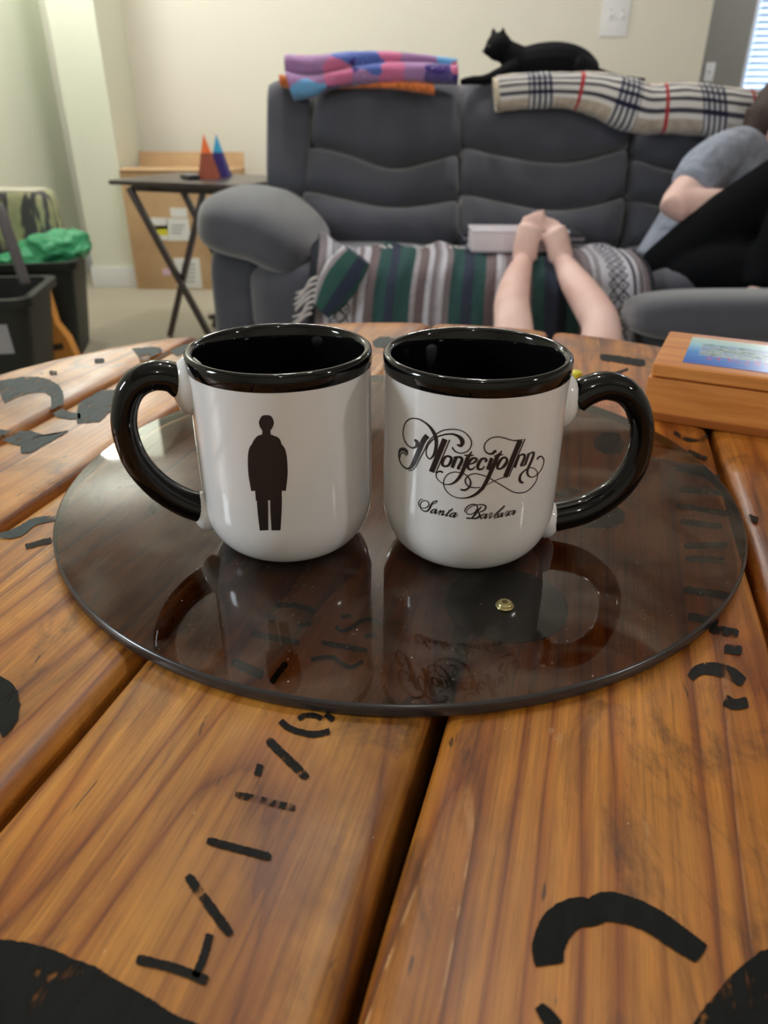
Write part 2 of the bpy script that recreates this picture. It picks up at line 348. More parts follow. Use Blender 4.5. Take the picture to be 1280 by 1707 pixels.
# ================================================================ SPOOL TABLE
AZ = 0.26965203; TC = (0.0206, 0.4049); TR = .4222
table = thing('cable_spool_table', (TC[0], TC[1], 0), 'round table of thick varnished pine planks with black stencil marks', 'table', rz=-AZ)
uc = -.088
EDGES = [-.51, -.390, -.302, -.167, -.0352, .1005, .235, .334]
planks = []; TH = .042
for i in range(7):
    a, b = EDGES[i]+.0022-uc, EDGES[i+1]-.0022-uc; a = max(a, -TR+.004); b = min(b, TR-.004)
    us = [a, a+.001, a+.0036, a+.009] + [a+.009+(b-a-.018)*k/10 for k in range(1, 10)] + [b-.009, b-.0036, b-.001, b]
    dz = {0: -.009, 1: -.004, 2: -.0014, 3: -.0003}
    vs, fs = [], []; NV = 40; rows = []
    jit = random.uniform(-.002, .0015)
    for ui, u in enumerate(us):
        e = min(ui, len(us)-1-ui); d = dz.get(e, 0); L = math.sqrt(max(TR*TR-u*u, 1e-5))+jit; row = []
        for k in range(NV+1):
            t = -1+2*k/NV; v = L*t; d2 = d; ed = L-abs(v)
            if k in (0, NV): d2 -= .006
            wob = .0009*math.sin(v*31+i*5)*max(0, (1-e/3)) if e < 3 else 0
            row.append(len(vs)); vs.append((u+wob*(1 if ui < 5 else -1), v, d2))
        rows.append(row)
    for r0, r1 in zip(rows, rows[1:]):
        for k in range(NV): fs.append((r0[k], r1[k], r1[k+1], r0[k+1]))
    nb = len(vs)
    loop = rows[0] + [r[-1] for r in rows[1:-1]] + rows[-1][::-1] + [r[0] for r in rows[1:-1]][::-1]
    bot = []
    for q in loop: bot.append(len(vs)); vs.append((vs[q][0], vs[q][1], -TH))
    for k in range(len(loop)): k2 = (k+1) % len(loop); fs.append((loop[k], loop[k2], bot[k2], bot[k]))
    fs.append(tuple(bot[::-1]))
    o = mesh('plank', vs, fs, WOOD, table); o.location = (0, 0, TZ); shade(o, 50); planks.append(o); o.color = ((1.15, 1.1, 1.15, 1), (1.15, 1.1, 1.15, 1), (1.06, 1.02, 1.0, 1), (1.08, 1.06, 1.06, 1), (1.05, .92, .78, 1), (.96, .80, .70, 1), (1.0, .85, .7, 1))[i]
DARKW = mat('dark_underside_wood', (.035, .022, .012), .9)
def disc(name, r, z0, z1, m, parent, seg=64, loc=(0, 0, 0)): return shade(lathe(name, [(0.0001, z0), (r, z0), (r, z1), (0.0001, z1)], m, parent, seg, loc), 30)
for k in range(5):  # near-black boards added below to put shade into the plank gaps
    x = -.32+k*.16; L = math.sqrt(max(.40**2-(abs(x)+.07)**2, .01)); o = box('cross_batten', (0, x, TZ-TH-.014), (2*L, .15, .026), DARKW, table, .002)
disc('drum', .19, .05, TZ-TH-.028, WOOD, table); disc('lower_flange', .40, .0, .05, WOOD, table)

# ---- stencil paint (thin coats lying on the planks, grouped per plank)
Rt = Matrix.Rotation(AZ, 3, 'Z')
def tl(p): q = onz(p, TZ); return Rt @ Vector((q.x-TC[0], q.y-TC[1], 0))
def plank_of(u):
    for i in range(7):
        if EDGES[i]-uc+.003 < u < EDGES[i+1]-uc-.003: return i
    return None
def paint(cells, m, name='stencil_mark'):
    by = {}
    for q in cells:
        u = sum(v.x for v in q)/len(q); i = plank_of(u)
        cc = sum((v for v in q), Vector())/len(q)
        if i is not None and cc.length < TR-.003: by.setdefault(i, []).append(q)
    for i, qs in by.items():
        vs, fs, ix = [], [], {}
        for q in qs:
            f = []
            for v in q:
                k = (round(v.x, 6), round(v.y, 6))
                if k not in ix: ix[k] = len(vs); vs.append((v.x, v.y, .00035))
                f.append(ix[k])
            fs.append(f)
        if len(fs) > 0: mesh(name, vs, fs, m, planks[i], False)
def stroke(pts, w=None, m=PAINT, n=18, across=6, jit=.75, sc=1, off=(0, 0)):
    P = [Vector((off[0]+p[0]/sc, off[1]+p[1]/sc, (p[2] if len(p) > 2 else w)/sc)) for p in pts]
    Q = catmull(P, n) if len(P) > 2 else [P[0].lerp(P[1], k/26) for k in range(27)]
    rows = []
    for i, q in enumerate(Q):
        d = (Q[min(i+1, len(Q)-1)]-Q[max(i-1, 0)]); d = Vector((d.x, d.y)).normalized(); nn = Vector((-d.y, d.x)); h = q.z/2*1.1
        if i in (0, len(Q)-1): h *= .6
        if i in (1, len(Q)-2): h *= .85
        rows.append([tl((q.x+nn.x*h*t+random.uniform(-jit, jit)*(abs(t) > .9), q.y+nn.y*h*t+random.uniform(-jit, jit)*(abs(t) > .9))) for t in [-1+2*k/across for k in range(across+1)]])
    paint([[r0[k], r1[k], r1[k+1], r0[k+1]] for r0, r1 in zip(rows, rows[1:]) for k in range(across)], m)
def blob(pts, m=PAINT, sc=1, off=(0, 0), jit=1.0):
    B = [Vector((off[0]+p[0]/sc, off[1]+p[1]/sc, 0)) for p in pts]; Q = []
    for i, p in enumerate(B):
        q = B[(i+1) % len(B)]; n = max(2, int((q-p).length/4))
        for k in range(n): x = p.lerp(q, k/n); Q.append(tl((x.x+random.uniform(-jit, jit), x.y+random.uniform(-jit, jit))))
    c = sum(Q, Vector())/len(Q); K = 8; cells = []
    for i in range(len(Q)):
        a, b = Q[i], Q[(i+1) % len(Q)]
        for k in range(K):
            q = [c.lerp(a, k/K), c.lerp(b, k/K), c.lerp(b, (k+1)/K), c.lerp(a, (k+1)/K)]
            cells.append(q[1:] if k == 0 else q)
    paint(cells, m)
A = dict(sc=2, off=(0, 1100)); B_ = dict(sc=2, off=(640, 1100)); C_ = dict(sc=2.56, off=(200, 900)); D_ = dict(sc=2.439, off=(900, 540)); E_ = dict(sc=3.0475, off=(0, 540)); F_ = dict(sc=2.4615, off=(600, 520))
for p, wd in (([(785, 450), (985, 497)], 22), ([(690, 605), (905, 660)], 25), ([(625, 720), (770, 920)], 30), ([(455, 1000), (580, 1030), (695, 1075)], 32), ([(700, 915), (680, 990), (650, 1060)], 26), ([(892, 267), (1025, 397)], 26), ([(868, 350), (858, 388)], 22), ([(935, 205), (970, 232), (1040, 250), (1100, 240)], 20), ([(995, 200), (1020, 186), (1058, 190), (1072, 200)], 16), ([(1085, 182), (1112, 204)], 18)):
    stroke(p, wd, PAINTW, **A)
blob([(-80, 930), (0, 932), (100, 945), (180, 968), (250, 1000), (320, 1025), (400, 1075), (500, 1130), (580, 1185), (660, 1214), (740, 1300), (-80, 1300)], PAINT, **A)
blob([(-60, 40), (-10, 50), (30, 70), (60, 105), (68, 150), (60, 200), (40, 235), (12, 262), (0, 240), (-60, 250)], PAINT, **A)
stroke([(553, 1020, 86), (548, 960, 100), (580, 885, 105), (640, 845, 95), (690, 845, 85), (740, 825, 92), (820, 840, 85), (900, 875, 78), (980, 930, 75), (1060, 985, 66)], m=PAINT, **B_)
blob([(1020, 1225), (1060, 1170), (1110, 1110), (1150, 1060), (1200, 1015), (1260, 970), (1330, 960), (1400, 1300), (1000, 1300)], PAINT, **B_)
stroke([(515, 1155, 30), (545, 1190, 46), (575, 1230, 50)], m=PAINT, **B_)
stroke([(1020, 62, 26), (1050, 35, 34), (1100, 32, 40), (1160, 50, 40), (1198, 78, 30)], m=PAINTW, **B_)
stroke([(1135, 135), (1170, 150), (1212, 142)], 34, m=PAINTW, **B_)
for p, wd in (([(655, 287), (720, 280), (790, 292), (835, 315)], 21), ([(625, 322), (662, 347)], 24), ([(758, 370), (815, 358)], 18), ([(558, 400), (765, 440)], 25), ([(478, 520), (612, 582)], 36), ([(710, 525), (645, 612)], 24), ([(920, 372), (950, 390), (990, 375), (1030, 348), (1070, 342), (1112, 362)], 16), ([(945, 328), (985, 325)], 14), ([(1045, 415), (1095, 408)], 17), ([(860, 440), (1055, 475)], 19), ([(815, 512), (900, 503), (945, 530), (990, 545), (1037, 520)], 17)):
    stroke(p, wd, PAINT, **C_)
for p, wd in (([(545, 580), (730, 630)], 24), ([(560, 675), (750, 690)], 20), ([(555, 738), (780, 778)], 20), ([(570, 805), (740, 825)], 22), ([(585, 905), (760, 900)], 22), ([(590, 955), (752, 962)], 22), ([(585, 1080), (770, 1108)], 26), ([(600, 1190), (725, 1215)], 30), ([(690, 1240), (806, 1262)], 34), ([(748, 1322), (820, 1330)], 34), ([(545, 440), (590, 468), (650, 470), (680, 455)], 14), ([(600, 520), (680, 552)], 18), ([(845, 785), (885, 800)], 22)):
    stroke(p, wd, PAINTW, **D_)
blob([(215, 470), (260, 440), (320, 445), (345, 490), (330, 525), (270, 530), (225, 510)], PAINTW, **D_)
blob([(160, 790), (220, 750), (300, 735), (345, 765), (340, 810), (280, 832), (180, 830)], PAINTW, **D_)
blob([(60, 690), (120, 668), (170, 680), (120, 710), (70, 715)], PAINTW, **D_)
stroke([(0, 350, 110), (110, 318, 84), (215, 312, 66), (280, 345, 62), (292, 400, 56), (290, 440, 50), (340, 465, 36), (410, 470, 26)], m=PAINTB, **E_)
blob([(-40, 535), (0, 538), (160, 545), (240, 570), (350, 545), (150, 660), (110, 660), (100, 622), (0, 592), (-40, 590)], PAINTB, **E_)
blob([(395, 405), (520, 335), (600, 335), (590, 430), (500, 500), (390, 510)], PAINTB, **E_)
blob([(670, 125), (800, 118), (860, 150), (780, 190), (712, 182)], PAINTB, **E_); blob([(850, 135), (960, 100), (990, 130), (900, 165)], PAINTB, **E_)
stroke([(0, 1078, 24), (90, 1060, 44), (180, 1005, 34), (280, 990, 24)], m=PAINTB, **E_); stroke([(130, 1135), (200, 1115), (262, 1100)], 26, m=PAINTW, **E_)
stroke([(480, 900, 50), (500, 830, 60), (600, 800, 70), (720, 820, 50), (800, 900, 50), (760, 960, 40)], m=PAINTW, **E_)
stroke([(480, 190), (530, 188)], 22, m=PAINTW, **E_); stroke([(250, 250), (290, 250)], 20, m=PAINTW, **E_)
stroke([(985, 184), (1170, 212)], 26, m=PAINT, **F_); stroke([(985, 265), (1040, 255), (1100, 235)], 10, m=PAINTW, **F_)
blob([(50, 120), (90, 100), (140, 110), (160, 135), (110, 150), (60, 145)], PAINTB, **F_)

# bolt plate under the glass
BRASS = mat('brass', (.62, .54, .26), .25, metal=.9); PLATE = mat('dark_iron_plate', (.014, .02, .018), .3, spec=.5)
bp = onz((843, 1007), TZ)
wsh = thing('backing_plate', (bp.x, bp.y, TZ), 'round dark plate lying under the smoked glass around the brass bolt', 'plate')
lathe('plate_disc', [(.0002, .0008), (.0283, .0008), (.0290, .0006), (.0292, .0002), (.0285, .0001), (.0002, .0001)], PLATE, wsh, 64); lathe('plate_ring', [(.0283, .0009), (.0287, .0010), (.0291, .0009)], mat('greenish_plate_rim', (.05, .07, .05), .4), wsh, 64)
bq_ = onz((841, 1010), GZ)
bolt = thing('brass_bolt', (bq_.x, bq_.y, GZ), 'small round brass bolt head standing on the smoked glass in front of the right mug', 'bolt')
lathe('bolt_head', [(.0001, .0022), (.0018, .0023), (.0028, .0022), (.0033, .0019), (.0035, .0013), (.0034, .0007), (.0036, .0006), (.0042, .0006), (.0043, .0001), (.0001, .0001)], BRASS, bolt, 32)
lathe('slot_dimple', [(.0001, .00235), (.0012, .0024), (.0014, .0023)], mat('dark_brass', (.25, .2, .08), .3, metal=1), bolt, 16)

# smoked glass disc on little bumpers
GC = (0.0088, 0.4062)
gd = thing('glass_disc', (GC[0], GC[1], TZ), 'round smoked brown glass disc lying on the plank table under both mugs', 'disc')
GR = .2; top = GZ-TZ
EDGE = mat('ground_glass_edge', (.035, .032, .034), .22, spec=.6)
disc_ = lathe('glass_pane', [(.0001, top), (GR*.5, top), (GR-.0012, top)], SMOKED, gd, 160)
lathe('polished_edge', [(GR-.0012, top), (GR-.0004, top-.0003), (GR, top-.0012), (GR, top-.0052), (GR-.0006, top-.0060), (GR-.0014, top-.0062)], EDGE, gd, 160)  # dark edge made deeper to include the shadow line on the wood below
BUMP = clearm('clear_rubber', (.8, .8, .78), .15)
for q in ((655, 1173), (692, 1171), (140, 800), (1180, 800)):
    b = onz(q, GZ); d = Vector((b.x-GC[0], b.y-GC[1])); d = d.normalized()*min(d.length, GR-.007)
    lathe('bumper', [(.0001, 0.0004), (.0042, .0004), (.0046, .0008), (.0042, .0011), (.0001, .0012)], BUMP, gd, 24, (d.x, d.y, 0))

yc = onz((957, 634), TZ)
yb = thing('yellow_cap', (yc.x, yc.y, TZ), 'tiny yellow cap on the planks, peeking out behind the right mug handle', 'cap')
YEL = mat('yellow_plastic', lin(214, 206, 60), .35)
lathe('cap_shell', [(.0001, .0085), (.0045, .0085), (.0055, .0078), (.006, .0065), (.0062, .0003), (.0001, .0002)], YEL, yb, 24)
lathe('cap_rim', [(.0062, .0003), (.0068, .0006), (.0068, .0016), (.0062, .002)], YEL, yb, 24)

# ================================================================ MUGS
MR, MH = .04356, .1019
def mug(cx, cy, label, hpts, hw, hslope, hn):
    r = thing('mug', (cx, cy, GZ), label, 'mug', 'pair of white mugs on the glass')
    fc, fh = .0269, .0252; band = MH-.0078
    pr = [(.0001, .0012), (fc-.004, .0012), (fc-.002, .0002), (fc, .0002)]
    pr += [(fc+(MR-fc)*math.sin(a), .0004+fh*(1-math.cos(a))) for a in [PI/2*k/12 for k in range(1, 13)]]
    pr += [(MR, .05), (MR, .08), (MR, band)]
    lathe('mug_body', pr, WHITE, r, 96)
    ri = MR-.0038
    pb = [(MR+.00005, band), (MR+.0004, band+.0006), (MR+.0005, MH-.0022), (MR+.0001, MH-.0008), (MR-.0008, MH-.0001), (MR-.0018, MH), (MR-.003, MH-.0006), (ri, MH-.002), (ri-.0003, MH-.01), (ri-.0003, .032)]
    pb += [(ri-.0003-(ri-.02)*(1-math.cos(a)), .032-.026*math.sin(a)) for a in [PI/2*k/8 for k in range(1, 9)]] + [(.0001, .006)]
    lathe('black_lining', pb, BLACK, r, 96)
    # handle in a vertical plane through the mug axis
    sg = -1 if hpts[2][0] < 640 else 1
    dirv = Vector((sg, -hslope, 0)).normalized(); N = Vector((-dirv.y, dirv.x, 0)); P0 = Vector((cx, cy, GZ))
    pts = [(onpl(p, P0, N)-P0, w_) for p, w_ in zip(hpts, hw)]
    tube('handle', pts, BLACK, r, seg=24, n=8, flat=1.15, ref=Vector((0, 0, 1)))
    for p, w_, inn in ((pts[0][0], .0088, 0), (pts[-1][0], .0080, 0)):
        c = Vector((dirv.x*MR*.975, dirv.y*MR*.975, p.z+(-.001 if p.z > .05 else .0))); v, f = ell(c, (.0088 if p.z > .05 else .0072, w_*1.25, w_*(1.62 if p.z > .05 else 1.35)), Matrix.Rotation(math.atan2(dirv.y, dirv.x), 3, 'Z'))
        mesh('handle_mount', v, f, WHITE, r)
    return r
m1 = mug(-.04998, .33672, 'left white mug, black handle on its left, black standing figure printed on front',
         [(304, 641), (285, 628), (252, 627), (222, 645), (208, 680), (209, 722), (228, 770), (266, 812), (310, 838), (352, 850)],
         [.0072, .0071, .0068, .0064, .0060, .0060, .0063, .0067, .0072, .0076], .28, -1)
m2 = mug(.0431, .33146, 'right white mug with black rim, handle on right and curly black lettering',
         [(958, 664), (978, 651), (1010, 643), (1045, 655), (1066, 690), (1069, 735), (1054, 782), (1020, 822), (970, 850), (908, 864)],
         [.0074, .0072, .0068, .0064, .0060, .0059, .0063, .0068, .0074, .0078], -.06, 1)
def oncyl(p, cx, cy, r):
    v = ray(p); a = v.x**2+v.y**2; ox, oy = -cx, -cy; b = 2*(ox*v.x+oy*v.y); c = ox*ox+oy*oy-r*r; D = b*b-4*a*c
    t = (-b-math.sqrt(max(D, 0)))/(2*a); q = CAM+v*t; return Vector((q.x-cx, q.y-cy, q.z-GZ))
def ink(name, strokes, root, cx, cy, R=MR+.00012):
    vs, fs = [], []
    for s, sc, off, closed in strokes:
        P = [Vector((off[0]+p[0]/sc, off[1]+p[1]/sc, p[2]/sc)) for p in s]
        Q = catmull(P, 8, closed) if len(P) > 2 else [P[0].lerp(P[1], k/10) for k in range(11)]
        if closed: Q.append(Q[0])
        base = len(vs); L = len(Q)
        for i, q in enumerate(Q):
            if closed: d = Q[(i+1) % (L-1)]-Q[(i-1) % (L-1)]
            else: d = Q[min(i+1, L-1)]-Q[max(i-1, 0)]
            d = Vector((d.x, d.y)).normalized(); nn = Vector((-d.y, d.x)); h = max(q.z/2, .45)
            for t in (-1, -.33, .33, 1): vs.append(oncyl((q.x+nn.x*h*t, q.y+nn.y*h*t), cx, cy, R))
        for i in range(L-1):
            for k in range(3): fs.append((base+i*4+k, base+i*4+k+1, base+i*4+5+k, base+i*4+4+k))
    return mesh(name, vs, fs, INK, root, False)
sA = (12.8, (660, 690)); sB = (12.8, (730, 720)); sC = (10.667, (800, 720)); sD = (14.222, (690, 820)); sE = (12.8, (770, 830))
def px(l, s): return [(s[1][0]+a/s[0], s[1][1]+b/s[0], w_/s[0]) for a, b, w_ in l]
LET = []
def L_(*segs, closed=False):
    q = []
    for l, s in segs: q += px(l, s)
    LET.append((q, 1, (0, 0), closed))
L_(([(245, 870, 20), (225, 800, 60), (165, 755, 75), (100, 765, 72), (68, 820, 48), (62, 900, 34), (75, 990, 28), (120, 1080, 26), (190, 1150, 32), (270, 1165, 48), (335, 1115, 85), (400, 1000, 104), (500, 760, 108), (590, 560, 112), (670, 465, 118)], sA))
L_(([(228, 900, 20), (190, 845, 28), (140, 828, 26), (95, 870, 20), (85, 940, 16)], sA))
L_(([(268, 1212, 18), (350, 1196, 22), (430, 1110, 24), (520, 930, 24), (620, 740, 26), (675, 620, 26), (760, 515, 26), (860, 428, 26), (1000, 352, 24), (1180, 328, 24)], sA), ([(430, -45, 22), (540, -5, 22), (640, 80, 24), (705, 180, 26), (708, 290, 26), (660, 380, 26), (580, 435, 24), (480, 455, 24), (380, 425, 28), (325, 370, 32), (303, 325, 30)], sB))
L_(([(395, 545, 40), (450, 610, 80), (430, 690, 64), (360, 725, 38), (280, 695, 26), (200, 605, 24), (157, 480, 22), (152, 350, 22), (190, 210, 24), (270, 120, 26), (380, 95, 28), (500, 118, 32), (620, 185, 38), (720, 275, 52), (805, 400, 72), (850, 520, 76), (858, 650, 74), (835, 790, 66), (790, 895, 48), (730, 955, 32), (680, 935, 26), (642, 860, 24), (650, 750, 26), (700, 640, 26), (790, 545, 28), (900, 480, 30), (1050, 437, 32), (1160, 430, 36)], sA), ([(320, 48, 42), (420, 85, 58), (495, 150, 86), (520, 225, 92), (490, 292, 66), (440, 285, 50), (400, 272, 22)], sB))
L_(([(1045, 535, 120), (880, 930, 120)], sA)); L_(([(880, 930, 120), (755, 1240, 118)], sA))
L_(([(1145, 550, 26), (845, 1265, 26)], sA))
L_(([(225, 518, 44), (282, 560, 58), (268, 640, 66), (220, 712, 50), (140, 733, 44), (90, 690, 58), (108, 600, 66), (160, 530, 50)], sB), closed=True)
L_(([(385, 545, 74), (300, 765, 74)], sB)); L_(([(330, 545, 28), (400, 535, 40), (480, 545, 55), (512, 590, 66), (480, 680, 70), (425, 770, 66)], sB)); L_(([(400, 775, 40), (470, 795, 30)], sB))
L_(([(718, 415, 22), (690, 470, 44), (640, 540, 80), (600, 640, 84), (545, 790, 84), (490, 910, 76), (420, 1010, 62), (330, 1088, 44), (230, 1122, 26), (130, 1112, 20), (40, 1060, 18), (-30, 980, 20), (-42, 910, 22), (-10, 860, 28), (45, 840, 36), (105, 868, 34)], sB))
L_(([(550, 493, 14), (640, 505, 44), (770, 500, 14)], sB))
L_(([(650, 700, 20), (760, 660, 38), (825, 600, 52), (800, 562, 44), (730, 570, 52), (665, 640, 70), (630, 730, 70), (665, 795, 48), (735, 795, 36), (790, 735, 22)], sB))
L_(([(1000, 640, 40), (1035, 605, 56), (1005, 568, 42), (935, 580, 54), (875, 660, 70), (845, 745, 72), (875, 797, 50), (950, 785, 36), (995, 725, 20)], sB))
L_(([(1150, 555, 80), (1062, 805, 78)], sB)); L_(([(1062, 800, 40), (1125, 785, 26)], sB))
L_(([(388, 335, 18), (358, 385, 42), (312, 435, 72), (280, 510, 76), (205, 680, 74), (125, 860, 70), (40, 1010, 62)], sC), ([(930, 1220, 76), (830, 1312, 62), (700, 1382, 44), (560, 1412, 26), (400, 1402, 20), (250, 1332, 20), (155, 1225, 20), (115, 1100, 20), (138, 990, 20), (215, 900, 20), (320, 860, 20), (420, 860, 20), (530, 885, 22), (620, 940, 24), (680, 1020, 32), (697, 1100, 40), (660, 1185, 42), (590, 1235, 42), (530, 1240, 42), (475, 1225, 30)], sB))
L_(([(245, 432, 10), (330, 415, 34), (420, 403, 10)], sC))
L_(([(462, 462, 38), (482, 520, 50), (435, 600, 54), (370, 652, 36), (312, 645, 44), (318, 585, 54), (368, 500, 50), (415, 458, 36)], sC), closed=True)
L_(([(718, 150, 92), (600, 430, 88)], sC)); L_(([(600, 430, 88), (450, 800, 80)], sC))
L_(([(765, 138, 20), (680, 152, 28), (580, 150, 20), (440, 110, 20), (320, 88, 20), (200, 110, 20), (110, 180, 22), (75, 270, 24), (98, 345, 26), (155, 388, 30), (220, 385, 40), (262, 350, 54), (295, 340, 36)], sC))
L_(([(803, 125, 22), (512, 798, 20)], sC)); L_(([(480, 800, 22), (400, 815, 16), (250, 875, 14), (125, 942, 12)], sC))
L_(([(700, 405, 46), (615, 635, 50)], sC)); L_(([(690, 425, 26), (750, 402, 36), (795, 415, 44), (780, 490, 46), (730, 605, 46)], sC)); L_(([(720, 605, 30), (800, 590, 24)], sC))
L_(([(870, 385, 48), (800, 590, 44)], sC)); L_(([(860, 395, 24), (915, 372, 32), (958, 370, 40), (940, 450, 46), (900, 550, 46), (855, 650, 44), (842, 730, 42), (870, 785, 32), (930, 805, 20), (1010, 765, 18), (1085, 680, 16), (1130, 570, 16), (1135, 490, 20), (1095, 437, 24), (1045, 450, 30), (1015, 492, 26)], sC))
L_(([(778, 898, 26), (735, 895, 46), (708, 850, 50), (722, 770, 38), (780, 700, 26), (850, 652, 20), (930, 637, 16), (1000, 680, 16), (1027, 760, 16), (1000, 870, 16), (920, 985, 18), (820, 1062, 18), (700, 1087, 20), (580, 1062, 18), (420, 970, 18), (250, 870, 18), (130, 800, 18), (0, 757, 18)], sC), ([(800, 890, 22), (700, 907, 24), (620, 960, 28), (580, 1030, 32), (600, 1110, 28), (660, 1165, 25), (780, 1190, 22), (900, 1180, 18)], sB))
L_(([(215, 172, 14), (160, 180, 20), (112, 240, 24), (118, 320, 24), (165, 370, 20), (240, 387, 20), (320, 350, 26), (352, 290, 24), (320, 228, 22), (245, 207, 20), (175, 240, 20), (148, 310, 20), (160, 395, 20), (220, 447, 26), (290, 460, 32), (355, 410, 44), (398, 325, 46), (435, 260, 34), (490, 217, 24), (542, 215, 24), (515, 258, 20), (440, 290, 16)], sD))
L_(([(545, 415, 20), (470, 415, 26), (400, 465, 34), (400, 500, 26), (460, 485, 22), (530, 425, 32), (495, 515, 30), (560, 480, 14)], sD))
L_(([(560, 485, 12), (640, 440, 30), (575, 545, 28)], sD)); L_(([(590, 520, 14), (690, 450, 26), (700, 480, 32), (655, 550, 30), (740, 525, 14)], sD))
L_(([(915, 392, 24), (830, 470, 36), (755, 565, 34), (820, 555, 14)], sD)); L_(([(810, 436, 14), (925, 438, 12)], sD))
L_(([(1000, 495, 20), (920, 505, 28), (850, 555, 34), (860, 590, 26), (920, 570, 22), (1000, 500, 32), (935, 600, 32), (990, 580, 16), (1045, 545, 16)], sD))
L_(([(68, 312, 14), (62, 255, 24), (130, 172, 24), (240, 135, 24), (318, 165, 26), (325, 240, 30), (265, 315, 26), (190, 350, 20), (112, 340, 20), (95, 290, 18), (160, 210, 18), (260, 160, 18), (400, 142, 24), (490, 162, 32), (510, 212, 34), (460, 272, 26), (350, 312, 20), (378, 350, 34), (350, 412, 38), (280, 440, 32), (200, 435, 28), (90, 430, 34)], sE))
L_(([(418, 182, 20), (355, 255, 38), (260, 375, 40), (205, 432, 26)], sE))
L_(([(530, 345, 16), (460, 350, 22), (395, 400, 30), (405, 440, 26), (460, 415, 20), (535, 345, 26), (490, 440, 28), (550, 400, 12)], sE))
L_(([(555, 390, 10), (615, 325, 20), (655, 335, 12), (622, 365, 20), (583, 432, 24), (650, 395, 10)], sE))
L_(([(650, 395, 12), (790, 270, 14), (900, 170, 18), (885, 215, 16), (775, 310, 22), (700, 395, 24), (700, 430, 20), (750, 415, 16), (785, 370, 14), (765, 340, 12), (725, 362, 10)], sE))
L_(([(860, 325, 14), (800, 340, 20), (755, 390, 26), (775, 415, 24), (820, 380, 18), (875, 315, 24), (835, 405, 26), (900, 360, 10)], sE))
L_(([(900, 360, 10), (965, 285, 18), (1003, 295, 11), (968, 335, 18), (938, 393, 20), (1000, 350, 10)], sE))
L_(([(1110, 268, 14), (1045, 282, 20), (990, 335, 24), (1000, 370, 22), (1060, 330, 16), (1135, 265, 22), (1085, 362, 22), (1170, 285, 10)], sE))
ink('printed_lettering', LET, m2, .0431, .33146)
# plain standing figure printed on the left mug
FIG = [([(444, 692, 8), (444, 695, 18), (444, 704, 25), (444, 712, 21), (444, 718, 13)], 1, (0, 0), False), ([(444, 712, 14), (444, 722, 14), (444, 732, 20)], 1, (0, 0), False),
       ([(444, 725, 20), (444, 729, 36), (444.5, 738, 48), (445, 755, 50), (446, 780, 48), (447, 805, 46), (448, 834, 43)], 1, (0, 0), False),
       ([(437, 828, 19), (438, 850, 18), (439, 868, 16), (440, 884, 14)], 1, (0, 0), False), ([(460, 828, 20), (460, 850, 19), (460, 868, 17), (460, 884, 15)], 1, (0, 0), False),
       ([(431, 737, 9), (421, 751, 13), (419, 785, 11), (423, 818, 9)], 1, (0, 0), False), ([(456, 737, 9), (469, 751, 13), (474, 785, 11), (472, 818, 9)], 1, (0, 0), False)]
ink('printed_figure', FIG, m1, -.04998, .33672)

# ================================================================ WOODEN BOX on the table
BXW = mat('orange_varnished_box_wood', lin(205, 130, 62), .4, coat=.2); g = NG(BXW); v = g.coord('Object', (3, 40, 60))
g.l(g.ramp(g.noise(v, 4, 4, .4), [(.3, lin(190, 116, 52)), (.7, lin(220, 148, 78))]), g.b.inputs['Base Color'])
b0 = onz((1067, 697)); b1 = onz((1280, 731)); dx = (b1-b0); dx.z = 0; dx.normalize(); ang = math.atan2(dx.y, dx.x); dy = Vector((-dx.y, dx.x, 0))
BH = .0435; BLN = .205
# depth so that the back top edge projects at (1098, 549)
bt = onz((1098, 549), TZ+BH); dep = (bt-b0).dot(dy); dep = max(.06, min(dep, .24)); print('DEP', dep)
wb = thing('wooden_box', (b0.x, b0.y, TZ), 'orange wooden game box with a blue mountain picture on its lid', 'box', rz=ang)
box('base', (BLN/2, dep/2, .0163), (BLN, dep, .0326), BXW, wb, .0015)
box('foot_band', (BLN/2, dep/2, .0035), (BLN+.0016, dep+.0016, .006), mat('darker_box_foot', lin(150, 84, 34), .4), wb, .001)
box('lid', (BLN/2+.0005, dep/2, .0335+.0050), (BLN-.002, dep-.001, .0100), BXW, wb, .0028, seg=3)
LAB = mat('lid_picture', (.5, .7, .8), .25); g = NG(LAB); cc = g.n('ShaderNodeTexCoord').outputs['Object']; sp = g.n('ShaderNodeSeparateXYZ', ins={0: cc})
yy = g.math('DIVIDE', g.math('SUBTRACT', sp.outputs[1], .018), dep-.034)
sky = g.ramp(yy, [(0, lin(50, 100, 190)), (.4, lin(70, 140, 215)), (.75, lin(160, 205, 215)), (1, lin(200, 215, 200))])
mt = g.noise(g.n('ShaderNodeMapping', ins={0: cc, 3: (1, 2.2, 1)}).outputs[0], 60, 6, 1.5, .7)
land = g.ramp(mt, [(.32, lin(50, 90, 120)), (.42, lin(70, 120, 80)), (.5, lin(190, 200, 195)), (.56, lin(90, 130, 190)), (.68, lin(215, 215, 195))])
inside = g.math('MULTIPLY', g.math('GREATER_THAN', yy, .28), g.math('LESS_THAN', yy, .78)); inside = g.math('MULTIPLY', inside, g.math('GREATER_THAN', sp.outputs[0], .03))
colr = g.mix(inside, sky, land)
rs = g.noise(g.n('ShaderNodeMapping', ins={0: cc, 3: (1, .6, 1)}).outputs[0], 240, 3, 2)
red = g.math('MULTIPLY', g.math('GREATER_THAN', rs, .56), g.math('MULTIPLY', g.math('GREATER_THAN', yy, .14), g.math('LESS_THAN', yy, .3))); red = g.math('MULTIPLY', red, g.math('MULTIPLY', g.math('GREATER_THAN', sp.outputs[0], .035), g.math('LESS_THAN', sp.outputs[0], .11)))
g.l(g.mix(red, colr, lin(190, 70, 110)), g.b.inputs['Base Color'])
